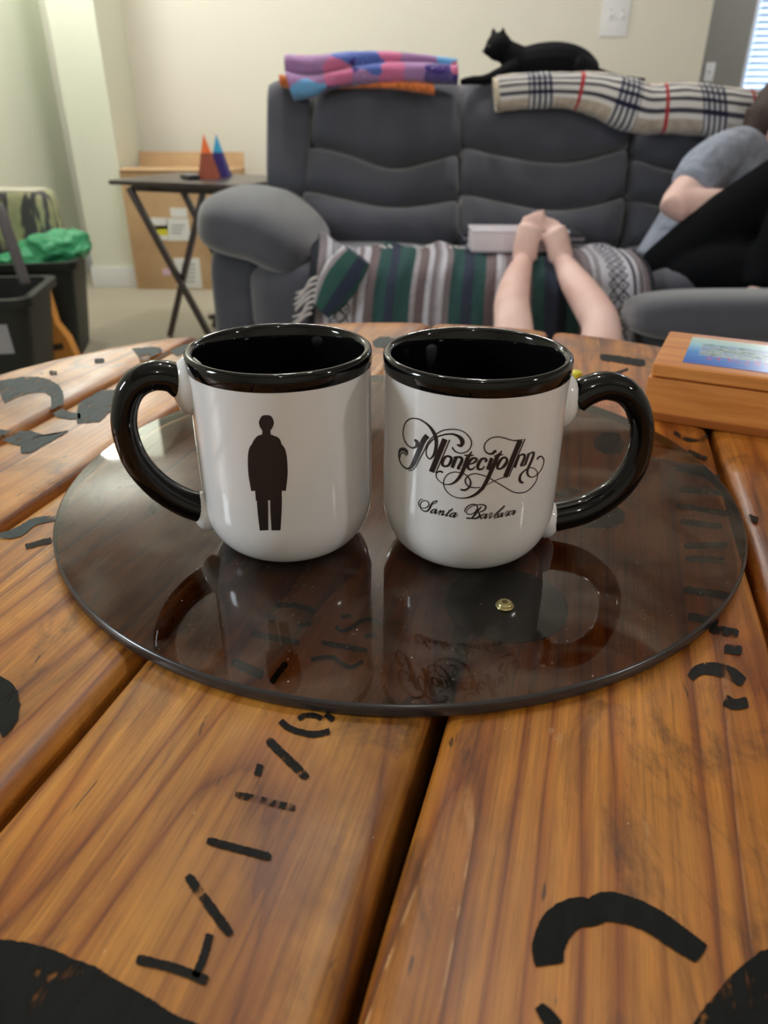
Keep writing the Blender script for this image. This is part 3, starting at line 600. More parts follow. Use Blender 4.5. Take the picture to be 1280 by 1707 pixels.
box('lid_label', (BLN/2+.006, dep/2, .0436), (BLN-.03, dep-.026, .0004), LAB, wb, 0)

# ================================================================ SOFA
GREY = fabric('charcoal_microfibre', lin(76, 78, 88), .2, 5, .9, .3, 180, .5)
DGREY = fabric('dark_sofa_lining', lin(40, 41, 46), .2, 6, .95)
sofa = thing('recliner_sofa', (.5, 2.9, 0), 'long charcoal grey padded recliner sofa against the cream wall', 'sofa')
BP = Vector((0, 2.86, .5)); BN = Vector((0, -1, .5)).normalized()
def pillow(name, lo, hi, th, m, parent, P0=BP, N=BN, nu=26, nv=10, pe=2.6, back=.03, wr=.003):
    vs, fs = [], []; LO = catmull([Vector((*p, 0)) for p in lo], 12); HI = catmull([Vector((*p, 0)) for p in hi], 12)
    def at(C, t): x = t*(len(C)-1); i = min(int(x), len(C)-2); return C[i].lerp(C[i+1], x-i)
    for side in (1, -1):
        for i in range(nu+1):
            s = i/nu; a, b = at(LO, s), at(HI, s)
            for j in range(nv+1):
                t = j/nv; p = a.lerp(b, t); q = onpl((p.x, p.y), P0, N)
                e = max(0, 1-abs(2*s-1)**(pe*3))**.5*max(0, 1-abs(2*t-1)**pe)**.5
                n_ = wr*math.sin(s*31+t*4+len(vs)*.0)*math.sin(t*PI) if side > 0 else 0
                vs.append(q+N*(th*e+n_ if side > 0 else -back*e))
    k = (nu+1)*(nv+1)
    for sd in range(2):
        for i in range(nu):
            for j in range(nv):
                a = sd*k+i*(nv+1)+j; f = (a, a+nv+1, a+nv+2, a+1); fs.append(f if sd == 0 else f[::-1])
    o = mesh(name, vs, fs, m, parent)
    bm = bmesh.new(); bm.from_mesh(o.data); bmesh.ops.remove_doubles(bm, verts=bm.verts, dist=.0004); bmesh.ops.recalc_face_normals(bm, faces=bm.faces); bm.to_mesh(o.data); bm.free()
    return o
box('back_frame', (.62, 3.14, .505), (2.1, .16, .955), DGREY, sofa, .05, (math.radians(-12), 0, 0))
box('base_frame', (.62, 2.72, .22), (2.1, .66, .30), DGREY, sofa, .03)
for x in (-.4, .2, .9, 1.6):
    for y in (2.5, 3.1): box('foot', (x, y, .035), (.06, .06, .07), DARKW, sofa, .01)
# left wing, then the three backrests in padded channels
pillow('side_wing', [(446, 330), (480, 338), (512, 330)], [(448, 142), (475, 132), (525, 148)], .07, GREY, sofa, nv=16, pe=4, wr=0)
def backrest(chs):
    root = None
    for n_, (lo, hi, th) in enumerate(chs):
        o = pillow('backrest' if root is None else 'backrest_channel', lo, hi, th, GREY, sofa if root is None else root)
        if root is None: root = o
backrest([([(514, 250), (580, 262), (650, 286), (710, 276), (770, 262)], [(526, 150), (585, 140), (650, 136), (710, 138), (771, 142)], .10),
          ([(504, 322), (560, 334), (640, 352), (700, 350), (764, 338)], [(514, 246), (580, 262), (650, 286), (710, 276), (764, 258)], .085),
          ([(500, 412), (560, 416), (640, 418), (700, 418), (764, 416)], [(504, 318), (560, 332), (640, 350), (700, 348), (764, 334)], .10)])
backrest([([(762, 248), (820, 262), (905, 276), (970, 270), (1046, 250)], [(766, 140), (830, 132), (905, 132), (980, 140), (1056, 168)], .10),
          ([(764, 326), (820, 340), (900, 357), (970, 352), (1040, 330)], [(767, 246), (820, 262), (905, 275), (970, 270), (1046, 248)], .085),
          ([(762, 416), (820, 420), (900, 422), (970, 420), (1030, 416)], [(764, 324), (820, 338), (900, 355), (970, 350), (1040, 328)], .10)])
backrest([([(1046, 268), (1100, 288), (1200, 300), (1300, 296), (1390, 280)], [(1058, 170), (1120, 160), (1200, 160), (1300, 170), (1400, 180)], .09),
          ([(1040, 336), (1100, 350), (1200, 360), (1300, 356), (1380, 340)], [(1046, 266), (1100, 287), (1200, 299), (1300, 295), (1390, 278)], .08),
          ([(1032, 420), (1100, 424), (1200, 426), (1300, 424), (1370, 420)], [(1040, 334), (1100, 348), (1200, 358), (1300, 354), (1380, 338)], .09)])
for a, b in ((-.44, .215), (.225, .84), (.85, 1.5)):
    soft('seat_cushion', ((a+b)/2, 2.60, .375), (b-a, .60, .24), GREY, sofa, 6, fn=lambda p: Vector((p.x, p.y, p.z+.012*math.cos(p.x*4))))
    soft('front_panel', ((a+b)/2, 2.385, .21), (b-a-.01, .11, .22), GREY, sofa, 5)
soft('arm_pad', (-.395, 2.66, .585), (.40, .76, .185), GREY, sofa, 3.2, 16, (0, .2, -.06), fn=lambda p: Vector((p.x, p.y, p.z-.5*max(0, p.x)**1.2*.8)))
soft('arm_panel', (-.485, 2.70, .28), (.18, .60, .52), GREY, sofa, 7, 12)
soft('arm_pad', (1.68, 2.66, .60), (.33, .74, .225), GREY, sofa, 2.9); soft('arm_panel', (1.72, 2.70, .28), (.2, .60, .52), GREY, sofa, 7)
soft('footrest', (1.06, 2.03, .43), (.78, .30, .135), GREY, sofa, 3.6, 16, (-.12, 0, .02)); box('footrest_bracket', (1.06, 2.22, .36), (.5, .35, .02), DARKW, sofa, .004, (.3, 0, 0))
box('footrest_underside', (1.08, 2.02, .335), (.70, .24, .05), DGREY, sofa, .012)
settle(sofa)

# ---- plaid blanket rolled along the back
def plaidmat():
    m = mat('beige_plaid_fleece', (.6, .5, .4), 1, spec=.1, sheen=.5); g = NG(m); uv = g.n('ShaderNodeTexCoord').outputs['UV']; s = g.n('ShaderNodeSeparateXYZ', ins={0: uv}); U, V = s.outputs[0], s.outputs[1]
    def band(x, a, b): return g.math('MULTIPLY', g.math('GREATER_THAN', x, a), g.math('LESS_THAN', x, b))
    def mod(x, per, off): return g.math('MODULO', g.math('ADD', x, off), per)
    per = .298
    uu = mod(U, per, 0.0)
    colc = lin(198, 180, 158)
    base = g.ramp(g.noise(g.n('ShaderNodeTexCoord').outputs['Object'], 40, 4), [(.3, lin(172, 158, 142)), (.7, lin(206, 192, 176))])
    # lengthwise white/dark lines
    hb = band(V, .70, .94); hs = g.math('GREATER_THAN', g.math('FRACT', g.math('MULTIPLY', V, 17.8)), .42)
    c = g.mix(hb, base, g.mix(hs, lin(70, 68, 80), lin(225, 222, 220)))
    vb = band(uu, .10, .185); vs_ = g.math('GREATER_THAN', g.math('FRACT', g.math('MULTIPLY', U, 52)), .45)
    c = g.mix(g.math('MULTIPLY', vb, g.math('SUBTRACT', 1, vs_)), c, lin(34, 36, 62)); c = g.mix(g.math('MULTIPLY', vb, vs_), c, g.mix(hb, lin(215, 213, 212), g.mix(hs, lin(30, 32, 58), lin(200, 200, 205))))
    c = g.mix(band(uu, .272, .284), c, lin(176, 52, 58))
    g.l(c, g.b.inputs['Base Color']); g.bump(g.noise(g.n('ShaderNodeTexCoord').outputs['Object'], 260, 3), .7, .004); return m
PLAID = plaidmat()
def sheetpath(name, tops, bots, Ys, depthk, m, parent=None, seg=28, n=6):
    """flattened roll between an upper and a lower outline, a real rounded body round its own axis"""
    T = catmull([Vector((*p, y)) for p, y in zip(tops, Ys)], n); Bq = catmull([Vector((*p, y)) for p, y in zip(bots, Ys)], n)
    vs, uvs, fs = [], [], []; acc = 0; pc = None
    for i, (a, b) in enumerate(zip(T, Bq)):
        A_, B2 = ony((a.x, a.y), a.z), ony((b.x, b.y), b.z); c = (A_+B2)/2; h = (A_-B2)/2
        if pc is not None: acc += (c-pc).length
        pc = c.copy(); d = Vector((0, 1, 0))*h.length*depthk
        for k in range(seg+1):
            th = 2*PI*k/seg; r = 1+.02*math.sin(i*.9+k*1.3)+.012*math.sin(i*2.1)
            cs, sn = math.cos(th), math.sin(th); cs = math.copysign(abs(cs)**.8, cs); sn = math.copysign(abs(sn)**.8, sn)
            vs.append(c+h*cs*r+d*sn*r); uvs.append((acc, ((th-PI)/(2*PI)) % 1.0001 if k else .5))
        # front face: theta from pi (bottom) to 2pi (top)
            uvs[-1] = (acc, k/seg)
    for i in range(len(T)-1):
        for k in range(seg): a = i*(seg+1)+k; fs.append((a, a+1, a+seg+2, a+seg+1))
    L = len(vs)
    for e in (0, (len(T)-1)*(seg+1)):
        c = len(vs); cen = sum((vs[e+k] for k in range(seg)), Vector())/seg; vs.append(cen); uvs.append((uvs[e][0], .1))
        for k in range(seg): fs.append((e+k, e+k+1, c) if e else (e+k+1, e+k, c))
    return mesh(name, vs, fs, m, parent, uvs=uvs), vs[:seg+1]
tops = [(828, 126), (875, 121), (930, 120), (1000, 120), (1055, 130), (1085, 140), (1130, 136), (1200, 142), (1275, 152), (1350, 160)]
bots = [(832, 186), (875, 183), (930, 181), (975, 190), (1030, 216), (1070, 224), (1130, 224), (1200, 232), (1262, 240), (1350, 250)]
pr_ = thing('plaid_blanket', tuple(ony((1050, 180), 2.9)), 'rolled beige plaid fleece blanket with navy and red lines along the sofa top', 'blanket')
roll, ring0 = sheetpath('blanket_roll', tops, bots, [2.94]*3+[2.92, 2.90, 2.89]+[2.88]*4, .8, PLAID, pr_)
# spiral end of the roll
c0 = sum(ring0[:-1], Vector())/(len(ring0)-1); vs, fs = [], []; K = 90
FLEECE = fabric('beige_fleece', lin(214, 200, 178), .1, 20, 1, .5, 200)
for k in range(K):
    t = k/(K-1); th = t*2*PI*2.6; q = ring0[int((th/(2*PI) % 1)*(len(ring0)-1))]; r = .12+.86*t
    f = (th/(2*PI) % 1)*(len(ring0)-1); i = int(f); q = ring0[i].lerp(ring0[min(i+1, len(ring0)-1)], f-i); p = c0+(q-c0)*r
    n_ = (q-c0).normalized()*.006
    for s1, s2 in ((-1, 0), (1, 0), (1, -1), (-1, -1)): vs.append(p+n_*s1+Vector((.012 if s2 == 0 else -.01, 0, 0))*(-1))
for k in range(K-1):
    for j in range(4): a = k*4+j; b = k*4+(j+1) % 4; fs.append((a, b, b+4, a+4))
mesh('rolled_end', vs, fs, FLEECE, pr_); settle(pr_)

# ---- colourful folded blanket on the left of the sofa back
cb = mat('colourful_fleece', (.3, .2, .5), 1, spec=.1, sheen=.4); g = NG(cb); co = g.coord()
vor = g.n('ShaderNodeTexVoronoi', ins={'Vector': g.n('ShaderNodeVectorMath', operation='ADD', ins={0: co, 1: g.n('ShaderNodeVectorMath', operation='SCALE', ins={0: g.n('ShaderNodeTexNoise', ins={'Vector': co, 'Scale': 14.0}).outputs[1], 3: .06}).outputs[0]}).outputs[0], 'Scale': 11.0})
s = g.n('ShaderNodeSeparateColor', ins={0: vor.outputs['Color']})
c = g.ramp(s.outputs[0], [(0, lin(66, 48, 122)), (.22, lin(200, 110, 150)), (.36, lin(86, 76, 136)), (.48, lin(110, 172, 222)), (.60, lin(160, 122, 170)), (.74, lin(84, 104, 178)), (.88, lin(196, 150, 190))], True)
sp_ = g.noise(co, 120, 2); c = g.mix(g.ramp(sp_, [(.66, (0, 0, 0)), (.7, (.8, .8, .8))]), c, lin(190, 180, 215)); g.l(c, g.b.inputs['Base Color']); g.bump(g.noise(co, 200, 2), .6, .004)
ORF = fabric('orange_fleece_edge', lin(214, 120, 66), .35, 60, 1); 
cbt = thing('folded_blanket', tuple(ony((615, 130), 3.0)), 'folded purple, blue and pink patterned fleece blanket on left end of sofa back', 'blanket')
sheetpath('upper_fold', [(476, 90), (520, 92), (580, 86), (640, 85), (700, 90), (762, 98)], [(478, 128), (520, 130), (560, 124), (640, 113), (700, 106), (760, 112)], [2.98]*6, 1.6, cb, cbt)
sheetpath('middle_fold', [(478, 118), (520, 124), (580, 112), (640, 104), (700, 104), (762, 108)], [(492, 168), (525, 162), (560, 148), (640, 140), (700, 140), (762, 142)], [2.96]*6, 1.6, cb, cbt)
sheetpath('lower_fold', [(466, 124), (500, 130), (560, 138), (640, 136), (690, 136), (722, 140)], [(470, 146), (500, 150), (560, 148), (640, 148), (690, 154), (724, 160)], [3.0, 2.99, 2.97, 2.95, 2.94, 2.94], 2.2, ORF, cbt)
settle(cbt)

# ---- serape on the seats
def serape_mat():
    m = mat('striped_serape_cotton', (.3, .3, .3), 1, spec=.1); g = NG(m); uv = g.n('ShaderNodeTexCoord').outputs['UV']; s = g.n('ShaderNodeSeparateXYZ', ins={0: uv}); U, V = s.outputs[0], s.outputs[1]
    gr, gn, nv, wh, br, dk, lg = lin(128, 120, 126), lin(56, 84, 84), lin(58, 64, 80), lin(190, 190, 202), lin(116, 104, 108), lin(46, 48, 56), lin(158, 154, 162)
    st = [(0, dk), (.02, gr), (.045, wh), (.06, dk), (.065, wh), (.12, gr), (.135, wh), (.155, br), (.18, gn), (.215, nv), (.245, gn), (.29, lg), (.305, br), (.335, wh), (.35, gr), (.365, lg), (.375, wh), (.39, gr), (.41, gn), (.445, nv), (.475, gn), (.51, br), (.54, wh), (.555, lg), (.57, br)]
    r1 = g.ramp(U, st, True)
    st2 = [(0, br), (.60, gr), (.615, wh), (.625, br), (.65, gn), (.685, nv), (.72, dk), (.75, gn), (.78, br), (.80, gr), (.82, wh), (.832, lg), (.845, wh), (.86, wh), (.93, wh), (.935, dk), (.945, wh), (.955, gr), (.965, lg), (.975, br), (.985, dk)]
    r2 = g.ramp(U, st2, True); c = g.mix(g.math('GREATER_THAN', U, .60), r1, r2)
    def dia(u0, u1):
        x = g.math('ABSOLUTE', g.math('SUBTRACT', g.math('FRACT', g.math('DIVIDE', g.math('SUBTRACT', U, u0), (u1-u0)/2)), .5)); y = g.math('ABSOLUTE', g.math('SUBTRACT', g.math('FRACT', g.math('MULTIPLY', V, 16)), .5))
        d = g.math('ADD', x, y); w1 = g.math('LESS_THAN', g.math('ABSOLUTE', g.math('SUBTRACT', d, .5)), .11); w2 = g.math('LESS_THAN', d, .16)
        return g.math('MULTIPLY', g.math('MAXIMUM', w1, w2), g.math('MULTIPLY', g.math('GREATER_THAN', U, u0), g.math('LESS_THAN', U, u1)))
    c = g.mix(g.math('MAXIMUM', dia(.068, .117), dia(.868, .926)), c, lin(52, 56, 62))
    n = g.noise(g.n('ShaderNodeMapping', ins={0: uv, 3: (220, 30, 1)}).outputs[0], 1.0, 3); c = g.mix(.5, c, g.ramp(n, [(.3, (.6, .6, .6)), (.7, (1.2, 1.2, 1.2))]), 'MULTIPLY')
    g.l(c, g.b.inputs['Base Color']); g.bump(n, .6, .003); return m
SER = serape_mat()
ser = thing('serape_blanket', (.3, 2.45, .5), 'green, white and brown striped woven blanket draped over the sofa seats', 'blanket')
prof = [Vector(p) for p in ((2.62, .520, 0), (2.54, .525, 0), (2.44, .525, 0), (2.36, .518, 0), (2.30, .495, 0), (2.268, .45, 0), (2.255, .38, 0), (2.255, .30, 0), (2.26, .20, 0), (2.265, .10, 0))]
PP = catmull(prof, 5); NU = 130; vs, uvs, fs = [], [], []
for th_ in (0, 1):
    for i in range(NU+1):
        s_ = i/NU; x = -.225+1.06*s_
        for j, q in enumerate(PP):
            t = j/(len(PP)-1); k = .004*math.sin(s_*55)+.007*math.sin(s_*23+t*3)*(t*1.2+.2)+.004*math.sin(s_*90+t*9)
            lift = .03*math.exp(-((s_-.02)/.05)**2)*(1-t)
            yb = q.x-k-(0 if t > .3 else 0); z = q.y+k*.5+lift+(.012*math.sin(s_*37)*(t < .1))
            vs.append(Vector((x+.015*math.sin(t*5+s_*3)-(.03*(1-t) if s_ < .1 else 0), yb+(.006 if th_ else 0), z-(.005 if th_ else 0)))); uvs.append((s_, t))
W_ = len(PP)
for th_ in (0, 1):
    o_ = th_*(NU+1)*W_
    for i in range(NU):
        for j in range(W_-1): a = o_+i*W_+j; f = (a, a+1, a+W_+1, a+W_); fs.append(f if not th_ else f[::-1])
mesh('blanket_cloth', vs, fs, SER, ser, uvs=uvs)
# turned-over corner on the left
tc = [(545, 520), (552, 470), (568, 428), (590, 412)]
FOLD = mat('serape_fold_stripes', (.1, .2, .2), 1, spec=.1); g = NG(FOLD); s = g.n('ShaderNodeSeparateXYZ', ins={0: g.n('ShaderNodeTexCoord').outputs['UV']})
g.l(g.ramp(s.outputs[1], [(0, lin(38, 46, 66)), (.3, lin(40, 44, 52)), (.42, lin(180, 178, 186)), (.5, lin(50, 84, 80)), (.62, lin(50, 58, 76)), (.74, lin(54, 88, 84)), (.86, lin(150, 142, 150)), (.93, lin(205, 205, 210))], True), g.b.inputs['Base Color'])
sheetpath('folded_corner', [(522, 505), (532, 462), (552, 428), (574, 410)], [(548, 530), (578, 505), (600, 474), (616, 440)], [2.22, 2.22, 2.25, 2.32], .45, FOLD, ser)
FR = fabric('cream_fringe', lin(205, 200, 200), .15, 60)
for k in range(7):
    a = ony((528-k*1.2+random.uniform(-2, 2), 462+k*10), 2.22); fr_ = [(a, .004), (a+Vector((-.02, -.005, -.008)), .004), (a+Vector((-.035-random.random()*.02, -.01, -.035)), .0035), (a+Vector((-.05-random.random()*.02, -.01, -.045)), .002)]
    tube('fringe_tassel', fr_, FR, ser, 6, 4)
for k in range(16):
    a = ony((610+k*11, 414+random.uniform(-3, 3)), 2.58); tube('fringe_tassel', [(a, .005), (a+Vector((.012, -.03, .006)), .005), (a+Vector((.028, -.05, -.002)), .003)], FR, ser, 6, 3)
settle(ser)

# ---- book, laptop, tablet on the sofa
PAPER = mat('pale_paper', lin(222, 214, 222), .7); DKP = mat('dark_plastic', (.03, .032, .04), .3); SIL = mat('grey_edge_plastic', lin(130, 128, 140), .35)
bq = ony((868, 428), 2.50)
t = thing('boxed_book', tuple(ony((868, 430), 2.42)), 'thick white book lying on the striped blanket behind the bare feet', 'book')
a = ony((786, 430), 2.42); b = ony((944, 430), 2.42); cx_ = (a.x+b.x)/2; a.z = .529
box('page_block', (cx_, 2.49, a.z+.031), (b.x-a.x, .14, .056), PAPER, t, .005); box('cover', (cx_, 2.495, a.z+.062), (b.x-a.x+.006, .15, .006), mat('white_cover', lin(214, 208, 218), .4), t, .002); box('cover', (cx_, 2.495, a.z+.003), (b.x-a.x+.006, .15, .006), mat('grey_cover', lin(170, 165, 178), .4), t, .002); settle(t)
t = thing('laptop', tuple(bq+Vector((0, .1, 0))), 'closed dark laptop lying flat behind the white book on the sofa', 'laptop')
a = ony((768, 388), 2.70); b = ony((962, 390), 2.70)
a.z = .54; box('laptop_base', ((a.x+b.x)/2, 2.70, a.z+.006), (b.x-a.x, .22, .012), SIL, t, .004); box('laptop_lid', ((a.x+b.x)/2, 2.70, a.z+.017), (b.x-a.x, .22, .008), DKP, t, .003); settle(t)
t = thing('tablet', tuple(ony((1066, 455), 2.42)), 'thin dark tablet with grey edge leaning beside the black trousers', 'tablet')
a = ony((1046, 428), 2.42); b = ony((1084, 478), 2.36); vs, fs = [], []
dn = Vector((.35, .9, .1)).normalized(); 
def slab(name, a, b, wv, th, m, parent, off=0):
    d = (b-a).normalized(); n_ = d.cross(wv).normalized(); c = [a+n_*off, b+n_*off, b+wv+n_*off, a+wv+n_*off]; v = c+[p+n_*th for p in c]
    return shade(mesh(name, v, [(0, 1, 2, 3), (7, 6, 5, 4), (0, 4, 5, 1), (1, 5, 6, 2), (2, 6, 7, 3), (3, 7, 4, 0)], m, parent), 30)
slab('tablet_body', a, b, Vector((.05, .16, .0)), .010, SIL, t); slab('tablet_screen', a+Vector((.002, .01, 0)), b+Vector((-.002, .01, 0)), Vector((.045, .14, 0)), .0015, DKP, t, -.002); settle(t)

# ================================================================ CAT
CATM = mat('black_cat_fur', (.004, .004, .006), .8, spec=.15); g = NG(CATM); g.bump(g.noise(g.coord(), 220, 4), .6, .004)
Yc = 3.06
def cp(x, y, dY=0): return ony((x, y), Yc+dY)
cat = thing('cat', tuple(cp(900, 126)), 'black cat lying on top of the sofa back, head to the left', 'cat')
ch = [limb([(cp(858, 108), .045), (cp(890, 106), .062), (cp(930, 105), .066), (cp(965, 110), .056), (cp(990, 122), .034)], 14),
      limb([(cp(868, 104), .05), (cp(850, 92), .044), (cp(838, 82), .036)], 12),
      ell(cp(831, 78), (.047, .048, .045)), limb([(cp(825, 80, -.005), .026), (cp(812, 85, -.012), .018), (cp(808, 87, -.014), .012)], 10),
      limb([(cp(858, 112, -.03), .03), (cp(835, 122, -.05), .022), (cp(808, 133, -.06), .017), (cp(785, 134, -.06), .014), (cp(768, 137, -.06), .011)], 10),
      limb([(cp(860, 116, .03), .028), (cp(835, 126, .03), .02), (cp(815, 131, .02), .016)], 10),
      limb([(cp(962, 112, -.03), .046), (cp(985, 122, -.05), .032), (cp(965, 130, -.07), .02)], 10),
      limb([(cp(990, 120, .02), .02), (cp(1020, 128, .05), .014), (cp(1045, 132, .06), .012), (cp(1075, 134, .05), .009)], 8)]
for ex, dY in ((823, .018), (839, -.018)):
    b0_, t0_ = cp(ex, 66, dY), cp(ex+(-1 if ex < 830 else -1), 44, dY); P_ = [b0_, b0_.lerp(t0_, .55), t0_]
    v, f = tubedata(P_, [.017, .011, .0025], 8, .8); ch.append((v, f))
cbody = remesh('cat_body', ch, .0055, CATM, cat, 4)
EYE = mat('cat_eye', lin(60, 62, 34), .3)
for dY in (-.026,): v, f = ell(cp(816, 77, -.028), (.005, .004, .005)); mesh('eye', v, f, EYE, cat)
v, f = ell(cp(805.5, 85, -.014), (.005, .006, .004)); mesh('nose', v, f, mat('cat_nose', (.02, .012, .012), .4), cat); settle(cat)

# ================================================================ PEOPLE
SKIN = mat('fair_skin', lin(238, 200, 192), .5, spec=.35); g = NG(SKIN)
g.l(g.ramp(g.noise(g.coord(), 9, 4), [(.35, lin(226, 186, 178)), (.65, lin(240, 208, 200))]), g.b.inputs['Base Color'])
NAIL = mat('toe_nail', lin(240, 205, 196), .25)
lyer = thing('person', (.45, 2.0, 0), 'person lying on the floor with bare legs and feet resting up on the sofa', 'person')
def y_(x, y, Y): return ony((x, y), Y)
ch = []
feet = []
for side in (0, 1):
    if side == 0: kn, cf, cf2, an, ft, bl = y_(856, 552, 2.04), y_(853, 508, 2.13), y_(860, 470, 2.24), y_(874, 432, 2.36), y_(878, 402, 2.37), y_(884, 380, 2.38)
    else: kn, cf, cf2, an, ft, bl = y_(1003, 552, 2.04), y_(985, 510, 2.13), y_(958, 470, 2.24), y_(935, 432, 2.36), y_(929, 404, 2.37), y_(922, 386, 2.38)
    hip = Vector((.34+side*.2, 1.72, .13))
    ch.append(limb([(hip, .085), (hip.lerp(kn, .5)+Vector((0, .02, 0)), .074), (kn, .056), (cf, .052), (cf2, .044), (an, .028)], 16))
    heel = an+Vector((0, .035, -.03)); ch.append(limb([(an, .029), (heel, .027)], 12)); ch.append(limb([(an, .030), (ft, .030), (bl, .031)], 14, flat=1.3, ref=Vector((0, 1, 0))))
    d = (bl-ft).normalized(); inner = 1 if side == 0 else -1     # big toes meet in the middle
    for k in range(5):
        lat = Vector((1, 0, 0))*inner*(.024-.0125*k); r = (.0105, .0082, .0078, .0074, .0068)[k]; ln = (.030, .030, .026, .021, .016)[k]
        p0 = bl+lat+d*.010; p1 = p0+d*(ln*.6+.008)+Vector((0, .003, 0)); p2 = p1+d*ln*.4+Vector((0, .004, -.001))
        ch.append(limb([(p0, r), (p1, r), (p2, r*.85)], 8)); feet.append((p2+Vector((0, -r*.75, r*.2)), r))
ch.append(limb([(Vector((.44, 1.74, .14)), .12), (Vector((.46, 1.52, .13)), .115), (Vector((.48, 1.30, .14)), .13), (Vector((.49, 1.22, .14)), .09)], 16, flat=1.35, ref=Vector((0, 0, 1))))
ch.append(limb([(Vector((.49, 1.22, .14)), .05), (Vector((.49, 1.12, .14)), .05)], 12)); ch.append(ell(Vector((.49, 1.01, .13)), (.075, .11, .09))); ch.append(ell(Vector((.49, 1.02, .222)), (.011, .017, .016))); ch += [ell(Vector((.49+s_*.077, 1.01, .12)), (.008, .026, .018)) for s_ in (-1, 1)]
for s_ in (-1, 1):
    sh = Vector((.49+s_*.17, 1.27, .12)); el = Vector((.49+s_*.27, 1.50, .08)); ha = Vector((.49+s_*.20, 1.70, .06)); ch.append(limb([(sh, .046), (el, .036), (ha, .026), (ha+Vector((0, .07, -.01)), .022)], 10))
    for k in range(5): a = ha+Vector((.02-.01*k, .07 if k < 4 else .03, -.01)); ch.append(limb([(a, .008), (a+Vector((.0, .035, -.008)), .007), (a+Vector((0, .06, -.02)), .006)], 6))
remesh('body', ch, .0062, SKIN, lyer, 2)
for p, r in feet[::5]+feet[1::5]: v, f = ell(p, (r*.5, r*.2, r*.5)); mesh('toe_nail', v, f, NAIL, lyer)
for s_ in (-1, 1): v, f = ell(Vector((.49+s_*.03, 1.0, .214)), (.011, .007, .007)); mesh('eye', v, f, mat('closed_eye', lin(120, 84, 76), .5), lyer)
v, f = ell(Vector((.49, 1.062, .208)), (.022, .007, .007)); mesh('mouth', v, f, mat('lips_pale', lin(196, 124, 118), .4), lyer)
SH2 = fabric('dark_shirt', lin(50, 52, 60), .2); SH3 = fabric('dark_shorts', lin(36, 38, 46), .2)
remesh('shirt', [limb([(Vector((.44, 1.68, .14)), .13), (Vector((.46, 1.52, .135)), .125), (Vector((.48, 1.30, .145)), .14), (Vector((.49, 1.20, .145)), .10)], 16, flat=1.35, ref=Vector((0, 0, 1)))], .012, SH2, lyer)
remesh('shorts', [limb([(Vector((.34+s_*.2, 1.70, .14)), .100), (Vector((.34+s_*.2, 1.72, .14)).lerp(y_(856+147*s_, 552, 2.04), .45)+Vector((0, .02, 0)), .088)], 16) for s_ in (0, 1)]+[ell(Vector((.44, 1.72, .145)), (.2, .12, .125))], .012, SH3, lyer)
remesh('hair', [ell(Vector((.49, .962, .105)), (.086, .092, .088))], .012, mat('brown_hair', lin(60, 42, 32), .6), lyer)
settle(lyer)

# seated person at the right end of the frame
sit = thing('person', tuple(ony((1150, 440), 2.6)), 'person in grey-blue t-shirt and black trousers curled up at right end of sofa', 'person')
hipc = y_(1118, 440, 2.64); chest = y_(1205, 300, 2.70); neck = y_(1262, 228, 2.72); head = y_(1306, 200, 2.70); shl = y_(1192, 262, 2.60); shr = y_(1300, 290, 2.80)
elb = y_(1130, 338, 2.50); wr = y_(1225, 335, 2.46); kneeL = y_(1365, 262, 2.30); kneeR = y_(1400, 300, 2.45); ankL = y_(1262, 492, 2.2); ankR = y_(1340, 492, 2.24)
hl = y_(1110, 448, 2.50); hr = y_(1130, 452, 2.72)
b_ = [limb([(hipc, .11), (hipc.lerp(chest, .5), .105), (chest, .12), (neck.lerp(chest, .45), .085)], 16), limb([(neck.lerp(chest, .3), .055), (neck, .05), (head, .05)], 12), ell(head, (.076, .09, .108)),
      limb([(shl, .052), (elb, .052), (elb+Vector((.03, -.01, -.002)), .052), (wr, .034), (wr+Vector((.06, 0, .01)), .026)], 14), limb([(shr, .05), (y_(1340, 370, 2.75), .04), (y_(1300, 330, 2.5), .027)], 12),
      limb([(shl, .055), (neck.lerp(chest, .3), .06), (shr, .055)], 12),
      limb([(hl, .08), (kneeL, .06), (ankL.lerp(kneeL, .6), .052), (ankL, .034)], 14), limb([(hr, .08), (kneeR, .06), (ankR, .034)], 14),
      limb([(ankL, .034), (ankL+Vector((-.06, -.06, -.02)), .028), (ankL+Vector((-.10, -.10, -.025)), .02)], 10), limb([(ankR, .034), (ankR+Vector((-.06, -.06, -.02)), .028), (ankR+Vector((-.10, -.10, -.025)), .02)], 10)]
hb = wr+Vector((.06, 0, .01))
for k in range(5):
    o_ = Vector((0, -.018+.009*k, .012-.004*k)); b_.append(limb([(hb+o_, .0085), (hb+o_+Vector((.04, 0, .012)), .008), (hb+o_+Vector((.06, .01, .0)), .0065)], 6)) if k < 4 else b_.append(limb([(wr+Vector((.04, -.01, .02)), .01), (wr+Vector((.07, -.02, .045)), .008)], 6))
b_.append(ell(head+Vector((-.02, -.085, -.01)), (.012, .02, .016)))                      # nose
b_.append(ell(head+Vector((-.079, .0, -.005)), (.008, .018, .026)))                       # ear
remesh('body', b_, .007, SKIN, sit, 2)
for s_ in (-1, 1): v, f = ell(head+Vector((-.02+s_*.03, -.082, .015)), (.011, .008, .007)); mesh('eye', v, f, mat('eye_dark', (.05, .03, .02), .2), sit)
v, f = ell(head+Vector((-.02, -.084, -.045)), (.022, .008, .007)); mesh('mouth', v, f, mat('lips', lin(190, 110, 105), .4), sit)
TEE = fabric('grey_blue_tshirt', lin(146, 154, 172), .14, 12, .95, .6, 220); g = NG(TEE); g.bump(g.noise(g.coord(), 11, 3, 1.2), .7, .03)
slv = elb.lerp(shl, .34)
